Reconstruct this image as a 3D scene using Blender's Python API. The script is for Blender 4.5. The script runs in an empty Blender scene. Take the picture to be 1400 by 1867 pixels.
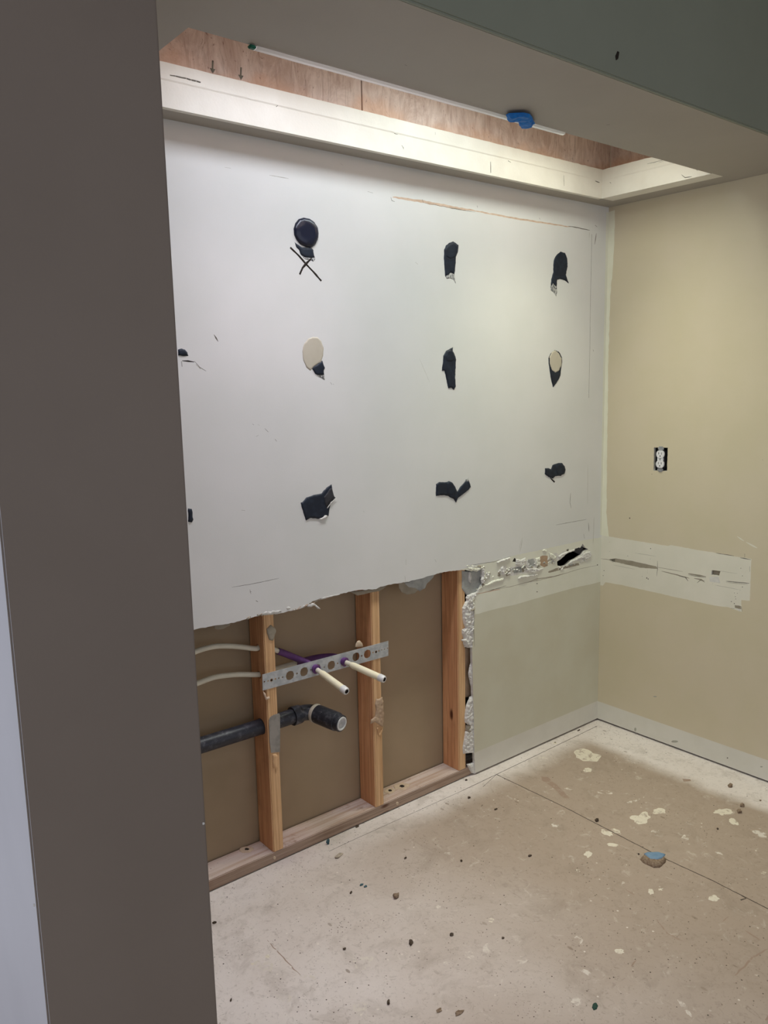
import bpy, bmesh, math, random
from mathutils import Vector, Matrix, noise
from mathutils.geometry import delaunay_2d_cdt
R = random.Random(7)
SC = bpy.context.scene
COL = SC.collection

# ------------------------------------------------------------------ camera, world, exposure
CAM = Vector((-2.85208575, -2.04712963, 1.5))
YAW, PITCH, ROLL, FPX = 0.679695442, 0.158504276, -0.020678857, 1463.32822
_f = Vector((math.sin(YAW)*math.cos(PITCH), math.cos(YAW)*math.cos(PITCH), -math.sin(PITCH)))
_r = Vector((math.cos(YAW), -math.sin(YAW), 0)); _u = _r.cross(_f)
CR = _r*math.cos(ROLL) + _u*math.sin(ROLL); CU = -_r*math.sin(ROLL) + _u*math.cos(ROLL)
cd = bpy.data.cameras.new('camera'); cam = bpy.data.objects.new('camera', cd); COL.objects.link(cam)
cam.matrix_world = Matrix(((CR.x, CU.x, -_f.x, CAM.x), (CR.y, CU.y, -_f.y, CAM.y), (CR.z, CU.z, -_f.z, CAM.z), (0, 0, 0, 1)))
cd.sensor_fit = 'VERTICAL'; cd.sensor_height = 36.0; cd.lens = 36.0*FPX/1867; cd.clip_start = 0.02
SC.camera = cam

w = bpy.data.worlds.new('world'); SC.world = w; w.use_nodes = True
w.node_tree.nodes['Background'].inputs[0].default_value = (0.86, 0.885, 1.0, 1)
w.node_tree.nodes['Background'].inputs[1].default_value = 0.79

def area(name, loc, rot, sx, sy, power, col, spread=180):
    l = bpy.data.lights.new(name, 'AREA'); l.shape = 'RECTANGLE'; l.size = sx; l.size_y = sy
    l.energy = power; l.color = col; l.spread = math.radians(spread)
    o = bpy.data.objects.new(name, l); o.location = loc; o.rotation_euler = rot; COL.objects.link(o); return o
# daylight entering the room from a window far to the left
area('window_daylight', (-5.6, -1.5, 1.3), (0, math.radians(-90), 0), 1.5, 1.6, 3, (0.6, 0.75, 1.0))
# the three fittings up in the ceiling recess: x range, diffuser radiance and tint, (watts, tint, spread, tilt) of each beam added to light wall and floor
LAMPS = [(-1.95, -1.32, .9, (.95, .96, 1, 1), [(5.4, (1.0, .90, 1.0), 92, 9), (2.8, (.82, .86, 1.0), 150, 0)], 'neutral strip light up inside the ceiling recess at its left end'),
         (-1.30, -.84, 9.6, (.86, .98, 1, 1), [(1.3, (.7, 1.0, .9), 92, 9)], 'brightest strip light up inside the middle of the ceiling recess'),
         (-.82, -.33, .7, (.97, 1, .85, 1), [(5.8, (1.0, .99, .74), 92, 9), (1.8, (.98, 1.0, .86), 150, 0)], 'warm strip light up inside the ceiling recess near the corner')]

vs = SC.view_settings; vs.view_transform = 'Standard'; vs.look = 'None'; vs.gamma = 1; vs.exposure = 0.0
vs.use_curve_mapping = False

# ------------------------------------------------------------------ helpers
def ray(x, y): return _f + CR*((x-700)/FPX) - CU*((y-933.5)/FPX)
def hit(x, y, ax, v):
    d = ray(x, y); return CAM + d*((v-CAM[ax])/d[ax])
class Frame:                       # a plane in the room: U x V = N
    def __init__(s, o, u, v): s.o, s.u, s.v = Vector(o), Vector(u), Vector(v); s.n = s.u.cross(s.v)
    def p(s, a, b, c=0): return s.o + s.u*a + s.v*b + s.n*c
    def at(s, x, y):
        d = ray(x, y); t = (s.o-CAM).dot(s.n)/d.dot(s.n); q = CAM + d*t - s.o
        return (q.dot(s.u), q.dot(s.v))
    def px(s, pts, ox=0, oy=0, k=1.0): return [s.at(ox+a/k, oy+b/k) for a, b in pts]
HS = 2.1826
BACK = Frame((0, 0, 0), (1, 0, 0), (0, 0, 1))          # u = x, v = z, faces -y
STUDF = Frame((0, .012, 0), (1, 0, 0), (0, 0, 1))
RIGHT = Frame((0, 0, 0), (0, -1, 0), (0, 0, 1))        # u = -y, v = z, faces -x
FLOOR = Frame((0, 0, 0), (1, 0, 0), (0, 1, 0))
SOFF = Frame((0, 0, HS), (1, 0, 0), (0, -1, 0))        # faces down, v = -y
LIPF = Frame((0, -.082, 0), (1, 0, 0), (0, 0, 1))
LIPR = Frame((-.161, 0, 0), (0, -1, 0), (0, 0, 1))
PLYF = Frame((0, -.064, 0), (1, 0, 0), (0, 0, 1))

def inside(pt, poly):
    x, y = pt; c = False; j = len(poly)-1
    for i in range(len(poly)):
        xi, yi = poly[i]; xj, yj = poly[j]
        if (yi > y) != (yj > y) and x < (xj-xi)*(y-yi)/(yj-yi)+xi: c = not c
        j = i
    return c
def seg_d(p, a, b):
    ax, ay = a; bx, by = b; dx, dy = bx-ax, by-ay; l = dx*dx+dy*dy
    t = 0 if l == 0 else max(0, min(1, ((p[0]-ax)*dx+(p[1]-ay)*dy)/l))
    return math.hypot(p[0]-ax-t*dx, p[1]-ay-t*dy)
def rag(poly, step=.006, amp=.0012, closed=True, seed=0, freq=90):
    out = []; n = len(poly)
    for i in range(n if closed else n-1):
        a = Vector(poly[i]); b = Vector(poly[(i+1) % n]); L = (b-a).length; k = max(1, min(400, int(L/step)))
        nr = Vector((-(b-a).y, (b-a).x)).normalized() if L > 0 else Vector((0, 0))
        for j in range(k):
            q = a.lerp(b, j/k); m = noise.noise(Vector((q.x*freq+seed, q.y*freq, seed*1.7)))
            m += .5*noise.noise(Vector((q.x*freq*2.7, q.y*freq*2.7, seed+5)))
            q = q + nr*m*amp; out.append((q.x, q.y))
    if not closed: out.append(tuple(poly[-1]))
    return out
def ell(frame, x, y, rx, ry, a=0, n=22, amp=.12, seed=0):
    ps = []
    for i in range(n):
        t = 2*math.pi*i/n; m = 1+amp*noise.noise(Vector((math.cos(t)*1.6+seed*3.1, math.sin(t)*1.6, seed)))*2
        u, v = rx*m*math.cos(t), ry*m*math.sin(t)
        ps.append(frame.at(x+u*math.cos(a)-v*math.sin(a), y+u*math.sin(a)+v*math.cos(a)))
    return ps
def stroke(frame, pts, wd, amp=.0, seed=0, taper=True):
    """ribbon polygon around a pixel polyline; wd in metres"""
    q = [Vector(frame.at(*p)) for p in pts]
    q = [Vector(p) for p in rag([tuple(a) for a in q], .012, amp, False, seed)]
    L, Rr = [], []
    for i, p in enumerate(q):
        d = (q[min(i+1, len(q)-1)]-q[max(i-1, 0)]).normalized(); nn = Vector((-d.y, d.x))
        t = i/(len(q)-1); h = wd/2*(1+.5*noise.noise(Vector((i*.7, seed, 1))))
        if taper: h *= .35+.65*math.sin(math.pi*min(1, max(0, t)))**.5
        L.append(tuple(p+nn*h)); Rr.append(tuple(p-nn*h))
    return L+Rr[::-1]

def mk(name, verts, faces, mats, midx=None, parent=None, smooth=False):
    me = bpy.data.meshes.new(name); me.from_pydata([tuple(v) for v in verts], [], faces)
    for m in mats: me.materials.append(m)
    if midx:
        for p, i in zip(me.polygons, midx): p.material_index = i
    if smooth:
        for p in me.polygons: p.use_smooth = True
    me.update()
    o = bpy.data.objects.new(name, me); COL.objects.link(o)
    if parent: o.parent = parent
    return o
def frombm(name, bm, mats, parent=None, smooth=False):
    bm.normal_update(); me = bpy.data.meshes.new(name); bm.to_mesh(me); bm.free()
    for m in mats: me.materials.append(m)
    if smooth:
        for p in me.polygons: p.use_smooth = True
    o = bpy.data.objects.new(name, me); COL.objects.link(o)
    if parent: o.parent = parent
    return o
def tag(o, label, cat, group=None):
    o['label'] = label; o['category'] = cat
    if group: o['group'] = group
    return o
def struct(o): o['kind'] = 'structure'; return o
def thing(name, loc, label, cat, group=None):
    o = bpy.data.objects.new(name, None); o.location = loc; o.empty_display_size = .05; COL.objects.link(o)
    return tag(o, label, cat, group)
def child(o, root):               # keep world placement under an Empty
    o.parent = root; o.matrix_parent_inverse = Matrix.Translation(-root.location); return o

def sheet(name, fr, outer, holes, regions, mats, thick, parent=None, edge_mat=0, back_mat=0):
    """flat board cut along outer, with holes; regions = [(poly, material index)], later ones on top"""
    co, ed = [], []
    for poly in [outer]+holes+[r[0] for r in regions]:
        b = len(co); co += [Vector(p) for p in poly]; n = len(poly)
        ed += [(b+i, b+(i+1) % n) for i in range(n)]
    V, E, F, *_ = delaunay_2d_cdt(co, ed, [], 0, 1e-6)
    box = [(min(p[0] for p in g), max(p[0] for p in g), min(p[1] for p in g), max(p[1] for p in g)) for g, _ in regions]
    keep, mi = [], []
    for f in F:
        c = sum((V[i] for i in f), Vector((0, 0)))/len(f); c = (c.x, c.y)
        if not inside(c, outer) or any(inside(c, h) for h in holes): continue
        m = 0
        for (g, k), b in zip(regions, box):
            if b[0] <= c[0] <= b[1] and b[2] <= c[1] <= b[3] and inside(c, g): m = k
        a, b2, d = V[f[0]], V[f[1]], V[f[2]]
        if (b2-a).cross(d-a) < 0: f = f[::-1]
        keep.append(tuple(f)); mi.append(m)
    n = len(V); verts = [fr.p(v.x, v.y, 0) for v in V]+[fr.p(v.x, v.y, -thick) for v in V]
    cnt = {}
    for f in keep:
        for i in range(len(f)): cnt[(f[i], f[(i+1) % len(f)])] = 1
    faces = list(keep)+[tuple(i+n for i in f[::-1]) for f in keep]; midx = mi+[back_mat]*len(keep)
    for (a, b) in cnt:
        if (b, a) not in cnt: faces.append((b, a, a+n, b+n)); midx.append(edge_mat)
    return mk(name, verts, faces, mats, midx, parent)

def relief(name, fr, poly, h, mat, parent=None, edge=.004, step=.004, rough=0., nf=120, base=0., seed=0, under=.0004, smooth=True, mats=None):
    """a raised scrap: outline polygon domed up from the plane, with a flat back"""
    x0, x1 = min(p[0] for p in poly), max(p[0] for p in poly); y0, y1 = min(p[1] for p in poly), max(p[1] for p in poly)
    co = [Vector(p) for p in poly]; n = len(poly); ed = [(i, (i+1) % n) for i in range(n)]
    a = x0
    while a < x1:
        b = y0
        while b < y1:
            q = (a+R.uniform(-.25, .25)*step, b+R.uniform(-.25, .25)*step)
            if inside(q, poly) and min(seg_d(q, poly[i], poly[(i+1) % n]) for i in range(n)) > step*.3: co.append(Vector(q))
            b += step
        a += step
    V, E, F, *_ = delaunay_2d_cdt(co, ed, [], 0, 1e-7)
    H = []
    for v in V:
        q = (v.x, v.y); d = min(seg_d(q, poly[i], poly[(i+1) % n]) for i in range(n)) if inside(q, poly) else 0
        t = min(1, d/edge); t = math.sqrt(max(0, 1-(1-t)**2))
        k = noise.noise(Vector((v.x*nf, v.y*nf, seed)))+.5*noise.noise(Vector((v.x*nf*2.3, v.y*nf*2.3, seed+3)))
        H.append(base+h*t*(1+rough*k)+.0003)
    N = len(V); faces, cnt = [], {}
    for f in F:
        c = sum((V[i] for i in f), Vector((0, 0)))/len(f)
        if not inside((c.x, c.y), poly): continue
        if (V[f[1]]-V[f[0]]).cross(V[f[2]]-V[f[0]]) < 0: f = f[::-1]
        faces.append(tuple(f))
        for i in range(len(f)): cnt[(f[i], f[(i+1) % len(f)])] = 1
    nf_ = len(faces); faces += [tuple(i+N for i in f[::-1]) for f in faces[:nf_]]
    for (p, q) in cnt:
        if (q, p) not in cnt: faces.append((q, p, p+N, q+N))
    verts = [fr.p(v.x, v.y, z) for v, z in zip(V, H)]+[fr.p(v.x, v.y, base-under) for v in V]
    return mk(name, verts, faces, mats or [mat], None, parent, smooth)

def bmbox(bm, lo, hi, bev=0):
    r = bmesh.ops.create_cube(bm, size=1)['verts']
    for v in r: v.co = Vector([(lo[i]+hi[i])/2+v.co[i]*(hi[i]-lo[i]) for i in range(3)])
    if bev: bmesh.ops.bevel(bm, geom=list({e for v in r for e in v.link_edges}), offset=bev, segments=2, affect='EDGES')
def box(name, lo, hi, mats, parent=None, bev=0):
    bm = bmesh.new(); bmbox(bm, lo, hi, bev); return frombm(name, bm, mats, parent)

def spline(pts, k=10):
    P = [Vector(p) for p in pts]; P = [P[0]*2-P[1]]+P+[P[-1]*2-P[-2]]; out = []
    for i in range(1, len(P)-2):
        a, b, c, d = P[i-1:i+3]
        for j in range(k):
            t = j/k; out.append(.5*((2*b)+(c-a)*t+(2*a-5*b+4*c-d)*t*t+(3*b-a-3*c+d)*t**3))
    out.append(P[-2]); return out
def tube(name, path, rad, mats, parent=None, seg=24, caps=True, midx=None):
    """skin a path; rad is a number or a list, one radius per path point"""
    path = [Vector(p) for p in path]; n = len(path); rad = rad if isinstance(rad, (list, tuple)) else [rad]*n
    T0 = None; verts, faces, mi = [], [], []; nx = None
    for i, p in enumerate(path):
        a = path[max(i-1, 0)]; b = path[min(i+1, n-1)]; t = (b-a)
        if t.length < 1e-9: t = T0
        t = t.normalized(); T0 = t
        if nx is None: nx = t.orthogonal().normalized()
        nx = (nx-t*nx.dot(t)).normalized(); ny = t.cross(nx)
        for j in range(seg):
            an = 2*math.pi*j/seg; verts.append(p+(nx*math.cos(an)+ny*math.sin(an))*rad[i])
    for i in range(n-1):
        for j in range(seg):
            faces.append((i*seg+j, i*seg+(j+1) % seg, (i+1)*seg+(j+1) % seg, (i+1)*seg+j)); mi.append(midx[i] if midx else 0)
    if caps: faces += [tuple(range(seg))[::-1], tuple((n-1)*seg+j for j in range(seg))]; mi += [mi[0], mi[-1]]
    o = mk(name, verts, faces, mats, mi, parent)
    for p in o.data.polygons: p.use_smooth = len(p.vertices) == 4
    if hasattr(o.data, 'set_sharp_from_angle'): o.data.set_sharp_from_angle(angle=math.radians(40))
    return o
def turned(name, a, d, prof, mats, parent=None, seg=32, midx=None):
    """lathe: prof = [(distance along d, radius)]"""
    a, d = Vector(a), Vector(d).normalized(); nx = d.orthogonal().normalized(); ny = d.cross(nx); verts, faces, mi = [], [], []
    for s, r in prof:
        for j in range(seg):
            an = 2*math.pi*j/seg; verts.append(a+d*s+(nx*math.cos(an)+ny*math.sin(an))*r)
    for i in range(len(prof)-1):
        for j in range(seg):
            faces.append((i*seg+j, i*seg+(j+1) % seg, (i+1)*seg+(j+1) % seg, (i+1)*seg+j)); mi.append(midx[i] if midx else 0)
    n = len(prof); faces += [tuple(range(seg))[::-1], tuple((n-1)*seg+j for j in range(seg))]; mi += [mi[0], mi[-1]]
    o = mk(name, verts, faces, mats, mi, parent)
    for p in o.data.polygons: p.use_smooth = len(p.vertices) == 4
    if hasattr(o.data, 'set_sharp_from_angle'): o.data.set_sharp_from_angle(angle=math.radians(35))
    return o

# ------------------------------------------------------------------ materials
def lin(c): return tuple(((v/255)/12.92 if v <= 10.3 else (((v/255)+.055)/1.055)**2.4) for v in c)+(1,)
class NT:
    def __init__(s, name, rough=.7, spec=.3):
        s.m = bpy.data.materials.new(name); s.m.use_nodes = True; s.t = s.m.node_tree
        s.b = s.t.nodes['Principled BSDF']; s.b.inputs['Roughness'].default_value = rough; s.b.inputs['Specular IOR Level'].default_value = spec
        s.co = s.t.nodes.new('ShaderNodeNewGeometry').outputs['Position']
    def mapped(s, sc):
        n = s.t.nodes.new('ShaderNodeMapping'); n.inputs['Scale'].default_value = sc; s.t.links.new(s.co, n.inputs[0]); return n.outputs[0]
    def noise(s, scale, det=4, vec=None, rgh=.55, dist=0):
        n = s.t.nodes.new('ShaderNodeTexNoise'); n.inputs['Scale'].default_value = scale; n.inputs['Detail'].default_value = det
        n.inputs['Roughness'].default_value = rgh; n.inputs['Distortion'].default_value = dist
        s.t.links.new(vec or s.co, n.inputs['Vector']); return n.outputs['Fac']
    def ramp(s, fac, a, b):
        n = s.t.nodes.new('ShaderNodeMapRange'); n.inputs[1].default_value = a; n.inputs[2].default_value = b; n.interpolation_type = 'SMOOTHSTEP'
        s.t.links.new(fac, n.inputs[0]); return n.outputs[0]
    def mix(s, fac, a, b):
        n = s.t.nodes.new('ShaderNodeMix'); n.data_type = 'RGBA'
        for k, v in ((0, fac), (6, a), (7, b)):
            if hasattr(v, 'links') or hasattr(v, 'is_linked'): s.t.links.new(v, n.inputs[k])
            else: n.inputs[k].default_value = v
        return n.outputs[2]
    def math(s, op, a, b):
        n = s.t.nodes.new('ShaderNodeMath'); n.operation = op
        for k, v in ((0, a), (1, b)):
            if hasattr(v, 'is_linked'): s.t.links.new(v, n.inputs[k])
            else: n.inputs[k].default_value = v
        return n.outputs[0]
    def sep(s):
        n = s.t.nodes.new('ShaderNodeSeparateXYZ'); s.t.links.new(s.co, n.inputs[0]); return n.outputs
    def col(s, c): s.t.links.new(c, s.b.inputs['Base Color']); return s
    def bump(s, h, dist=.001, st=.5):
        n = s.t.nodes.new('ShaderNodeBump'); n.inputs['Distance'].default_value = dist; n.inputs['Strength'].default_value = st
        s.t.links.new(h, n.inputs['Height']); s.t.links.new(n.outputs[0], s.b.inputs['Normal']); return s
def mottled(name, c1, c2, scale=6, rough=.7, spec=.3, bs=0, bd=.001, st=.5, lo=.3, hi=.7):
    t = NT(name, rough, spec); t.col(t.mix(t.ramp(t.noise(scale), lo, hi), lin(c1), lin(c2)))
    if bs: t.bump(t.noise(bs, 5), bd, st)
    return t.m
M = {}
M['white'] = mottled('upper_wall_primer', (218, 219, 215), (224, 224, 221), 3, .55, .3, 260, .0006, .25)
M['lowpaint'] = mottled('lower_wall_paint', (202, 198, 176), (208, 206, 186), 4, .6, .3, 260, .0006, .25)
M['bandb'] = mottled('back_band_primer', (222, 222, 206), (228, 228, 214), 8, .65, .3, 180, .0008, .35)
M['bandr'] = mottled('right_band_primer', (220, 217, 202), (226, 222, 208), 8, .65, .3, 180, .0008, .35)
M['stripb'] = mottled('base_strip_primer', (214, 211, 199), (220, 217, 206), 9, .6, .3, 200, .0006, .3)
M['rpaint'] = mottled('right_wall_paint', (206, 196, 168), (210, 199, 174), 4, .6, .3, 260, .0006, .25)
M['cornerstrip'] = mottled('corner_strip', (226, 225, 204), (232, 231, 212), 9, .6, .3, 200, .0006, .3)
M['gypsum'] = mottled('gypsum_core', (222, 220, 214), (206, 204, 198), 60, 1.0, .0, 120, .001, .4)
M['greygyp'] = mottled('grey_gypsum', (176, 178, 174), (150, 152, 148), 30, 1.0, .0, 90, .001, .4)
M['tanpaper'] = mottled('tan_drywall_paper', (176, 150, 124), (190, 166, 140), 25, .9, .1, 140, .0008, .4)
M['tornline'] = mottled('torn_tan_line', (196, 170, 148), (214, 192, 170), 40, .9, .1, 140, .0008, .4)
M['greypaper'] = mottled('grey_drywall_paper', (160, 152, 136), (146, 138, 122), 25, .9, .1, 140, .0008, .4)
M['scuff'] = mottled('scuff', (120, 116, 104), (90, 86, 78), 80, .9, .1)
M['scufflight'] = mottled('scuff_light', (176, 174, 160), (160, 158, 146), 80, .9, .1)
M['dark'] = mottled('dark_mark', (40, 36, 32), (56, 50, 44), 60, .9, .1)
M['pillar'] = mottled('pillar_shade_paint', (127, 117, 107), (131, 121, 111), 3, .6, .3, 260, .0006, .25)  # darkened: shade of the unlit room-facing side is in the colour
M['passage'] = mottled('passage_lit_paint', (196, 196, 200), (202, 202, 206), 3, .6, .3, 260, .0006, .25)  # lighter tone puts the daylight on the passage side into the colour
M['soffit'] = mottled('soffit_shade_paint', (166, 160, 150), (171, 165, 155), 3, .6, .3, 260, .0006, .25)  # darkened to carry the shade of the underside
M['bulk'] = mottled('bulkhead_shade_paint', (134, 140, 126), (138, 144, 130), 3, .6, .3, 260, .0006, .25)  # darkened too, the unlit face has its shade in the colour
M['lip'] = mottled('lip_primer', (226, 222, 210), (236, 233, 222), 6, .6, .3, 150, .001, .35)
M['rear'] = mottled('rear_board_paper', (168, 148, 122), (158, 140, 114), 3, .85, .15, 40, .0006, .3)
M['concrete'] = mottled('grey_board', (150, 140, 130), (120, 110, 100), 20, .9)

def voro(t, scale, vec=None):
    n = t.t.nodes.new('ShaderNodeTexVoronoi'); n.inputs['Scale'].default_value = scale; t.t.links.new(vec or t.co, n.inputs['Vector'])
    m = t.t.nodes.new('ShaderNodeSeparateColor'); t.t.links.new(n.outputs['Color'], m.inputs[0]); return n.outputs['Distance'], m.outputs[0]
def wood(name, c1, c2, c3, axis=2, fs=1.0):
    t = NT(name, .7, .25); sc = [40*fs]*3; sc[axis] = 1.6
    g = t.noise(1.0, 6, t.mapped(tuple(sc)), .65, 1.6); sc2 = [210*fs]*3; sc2[axis] = 4
    g2 = t.noise(1.0, 4, t.mapped(tuple(sc2)), .6, .4)
    c = t.mix(t.ramp(g, .38, .62), lin(c1), lin(c2)); c = t.mix(t.math('MULTIPLY', t.ramp(g2, .45, .65), .6), c, lin(c3))
    c = t.mix(t.math('MULTIPLY', t.ramp(t.noise(5, 5), .50, .72), .35), c, lin((120, 84, 58)))
    sk = [13]*3; sk[axis] = 5; d, r_ = voro(t, 1.0, t.mapped(tuple(sk)))
    c = t.mix(t.math('MULTIPLY', t.math('SUBTRACT', 1, t.ramp(d, .08, .17)), t.ramp(r_, .82, .84)), c, lin((84, 46, 28)))
    t.col(c); t.bump(g2, .0008, .5); return t.m
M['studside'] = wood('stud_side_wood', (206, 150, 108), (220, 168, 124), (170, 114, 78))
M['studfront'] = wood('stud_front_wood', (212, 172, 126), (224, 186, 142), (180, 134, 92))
M['plateface'] = wood('plate_face_wood', (156, 134, 116), (170, 148, 130), (128, 106, 90), 0)
def dusty():
    t = NT('plate_top_dusty_wood', .9, .1); g = t.noise(1.0, 5, t.mapped((3, 60, 60)), .6)
    c = t.mix(t.ramp(g, .35, .7), lin((206, 190, 180)), lin((184, 158, 140)))
    c = t.mix(t.ramp(t.noise(14, 5), .6, .75), c, lin((150, 120, 96))); c = t.mix(t.ramp(t.noise(160, 2), .68, .74), c, lin((110, 90, 76)))
    t.col(c); t.bump(t.noise(120, 4), .001, .5); return t.m
M['platetop'] = dusty()
def plywood():
    t = NT('plywood', .75, .2); z = t.sep()[2]
    a = t.noise(1.0, 7, t.mapped((10, 10, 5)), .7, 2.2); b = t.noise(1.0, 5, t.mapped((70, 70, 9)), .65, .8)
    c = t.mix(t.ramp(a, .35, .65), lin((188, 164, 150)), lin((216, 198, 186)))
    c = t.mix(t.math('MULTIPLY', t.ramp(b, .50, .68), .45), c, lin((150, 124, 110)))
    o = t.math('ADD', t.math('MULTIPLY', z, -9.0), t.math('MULTIPLY', t.noise(7, 4), 1.6))
    c = t.mix(t.math('MULTIPLY', t.ramp(o, -20.25, -19.75), .45), c, lin((208, 160, 126)))
    c = t.mix(t.ramp(t.noise(1.0, 6, t.mapped((18, 18, 12)), .75, 3.5), .60, .70), c, lin((132, 104, 92)))
    c = t.mix(t.ramp(t.noise(1.0, 4, t.mapped((90, 90, 14)), .7, 1.5), .68, .74), c, lin((92, 74, 68)))
    c = t.mix(t.ramp(t.noise(4, 3), .60, .72), c, lin((170, 150, 140)))
    t.col(c); t.bump(b, .0008, .4); return t.m
M['ply'] = plywood()
def specks(t, c, scale, size, rare, col, gate=None, vec=None, st=1.0):
    d, r = voro(t, scale, vec); f = t.math('MULTIPLY', t.math('SUBTRACT', 1, t.ramp(d, size*.6, size)), t.ramp(r, rare, rare+.02))
    if gate is not None: f = t.math('MULTIPLY', f, gate)
    return t.mix(t.math('MULTIPLY', f, st), c, lin(col))
def floor_mat(name='subfloor_board', spot=None, cover=.5, streak=False):
    t = NT(name, .8, .2); X, Y, Z = t.sep()
    big = t.noise(1.1, 5, None, .6, .3)
    c = t.mix(t.ramp(big, .36, .64), lin((217, 207, 199)), lin((229, 221, 215)))
    # worn, browner field away from the walls, darkened right and near for fading light; the strip under the removed cabinets stays pale
    nx = t.math('ADD', X, t.math('MULTIPLY', t.noise(5, 4), .12)); ny = t.math('ADD', Y, t.math('MULTIPLY', t.noise(4, 4), .10))
    field = t.math('MULTIPLY', t.math('SUBTRACT', 1, t.ramp(nx, -.19, -.10)), t.math('SUBTRACT', 1, t.ramp(ny, -.12, .02)))
    right = t.ramp(t.math('ADD', X, t.math('MULTIPLY', t.noise(2, 4), .7)), -1.75, -.55)
    near = t.math('SUBTRACT', 1, t.ramp(t.math('ADD', Y, t.math('MULTIPLY', t.noise(1.5, 4), .5)), -.95, -.1))
    f2 = t.math('MULTIPLY', field, t.math('MAXIMUM', right, t.math('MULTIPLY', near, .8)))
    c = t.mix(t.math('MULTIPLY', f2, .92), c, lin((164, 146, 128)))
    m = t.noise(9, 7, None, .7, .6); c = t.mix(t.math('MULTIPLY', t.ramp(m, .48, .72), .34), c, lin((140, 126, 110)))
    m2 = t.noise(22, 6, None, .7, 1.0); c = t.mix(t.math('MULTIPLY', t.ramp(m2, .56, .74), .32), c, lin((226, 218, 206)))
    m3 = t.noise(60, 5, None, .7, 1.0); c = t.mix(t.math('MULTIPLY', t.ramp(m3, .52, .70), .30), c, lin((128, 114, 100)))
    if spot:
        a = t.ramp(t.noise(38, 5, None, .65, .4), cover-.07, cover+.07); c = t.mix(a, c, lin(spot))
    gate = t.math('ADD', .25, t.math('MULTIPLY', t.ramp(t.noise(2.6, 3), .42, .60), .75))
    c = specks(t, c, 75, .17, .68, (88, 76, 64), gate); c = specks(t, c, 150, .2, .80, (110, 98, 86), gate, None, .8)
    c = specks(t, c, 34, .085, .62, (60, 52, 46)); c = specks(t, c, 110, .22, .55, (104, 92, 80), t.ramp(t.noise(7, 3), .56, .66)); c = specks(t, c, 30, .16, .80, (134, 118, 102), gate, t.mapped((1, .45, 1)), .7)
    c = specks(t, c, 48, .18, .88, (232, 224, 212), gate, None, .7)
    sp2 = t.noise(1.0, 4, t.mapped((60, 24, 60)), .7, 1.5); c = t.mix(t.math('MULTIPLY', t.ramp(sp2, .62, .72), .35), c, lin((112, 98, 84)))
    t.col(c); t.bump(m3, .0006, .4); return t.m
M['floor'] = floor_mat()
M['fspot'] = floor_mat('floor_pale_spot', (220, 211, 192), .42)
M['fspot2'] = floor_mat('floor_faint_spot', (214, 205, 192), .53)
M['fspot3'] = floor_mat('floor_brown_streak', (158, 136, 120), .42)
M['seam'] = mottled('floor_seam', (58, 50, 44), (80, 70, 60), 60, .9)
def adhesive():
    t = NT('black_adhesive', .55, .35); t.col(t.mix(t.ramp(t.noise(50, 3), .4, .7), lin((22, 30, 44)), lin((32, 42, 56)))); t.bump(t.noise(200, 4), .0006, .4); return t.m
M['adh'] = adhesive()
t = NT('glossy_black_adhesive', .22, .55); t.b.inputs['Base Color'].default_value = lin((24, 30, 50)); M['adhg'] = t.m
t = NT('thin_adhesive_smear', .6, .3); t.col(t.mix(t.ramp(t.noise(1.0, 4, t.mapped((420, 420, 110))), .42, .5), lin((30, 38, 50)), lin((190, 190, 186)))); M['smear'] = t.m
M['beigeoval'] = mottled('beige_torn_oval', (190, 183, 165), (196, 189, 172), 20, .8, .2)
M['rim'] = mottled('beige_oval_rim', (206, 202, 186), (200, 196, 180), 20, .8, .2)
def abs_plastic():
    t = NT('black_drain_plastic', .42, .45); a = t.noise(55, 5, None, .65); d = t.noise(300, 2)
    c = t.mix(t.math('MULTIPLY', t.ramp(a, .48, .75), .5), lin((38, 40, 48)), lin((112, 112, 118))); c = t.mix(t.math('MULTIPLY', t.ramp(d, .7, .78), .8), c, lin((180, 180, 180)))
    t.col(c); return t.m
M['abs'] = abs_plastic()
M['pex'] = mottled('translucent_pipe', (214, 210, 190), (222, 218, 200), 20, .4, .4)
M['sleeve'] = mottled('cream_sleeve', (236, 228, 196), (240, 234, 206), 30, .45, .4)
M['cap'] = mottled('white_pipe_cap', (226, 226, 222), (214, 214, 212), 30, .35, .4)
M['purple'] = mottled('purple_bend_support', (104, 62, 122), (86, 50, 104), 40, .4, .4)
M['ringw'] = mottled('white_test_plug', (224, 224, 222), (206, 206, 206), 60, .5, .4)
M['ringg'] = mottled('grey_plug_face', (172, 174, 176), (196, 196, 196), 90, .5, .4)
M['gasket'] = mottled('gasket_cream', (186, 178, 164), (170, 162, 148), 60, .7)
t = NT('galvanised_metal', .42, .5); t.col(t.mix(t.ramp(t.noise(60, 4), .4, .65), lin((176, 182, 186)), lin((196, 200, 202)))); t.b.inputs['Metallic'].default_value = .35; M['galv'] = t.m
t = NT('dull_nail_plate', .55, .4); t.col(t.mix(t.ramp(t.noise(40, 4), .4, .65), lin((158, 154, 148)), lin((140, 138, 132)))); t.b.inputs['Metallic'].default_value = .3; M['nplate'] = t.m
M['outw'] = mottled('outlet_white', (232, 232, 234), (226, 226, 228), 40, .35, .5)
M['slot'] = mottled('outlet_slot', (30, 30, 30), (24, 24, 24), 10)
M['boxd'] = mottled('electrical_box_plastic', (46, 46, 50), (58, 58, 62), 60, .6)
M['steel'] = mottled('outlet_strap_steel', (150, 152, 154), (130, 132, 136), 60, .4, .5)
M['tape'] = mottled('blue_painters_tape', (26, 120, 200), (20, 104, 184), 60, .6, .3, 90, .001, .4)
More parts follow.
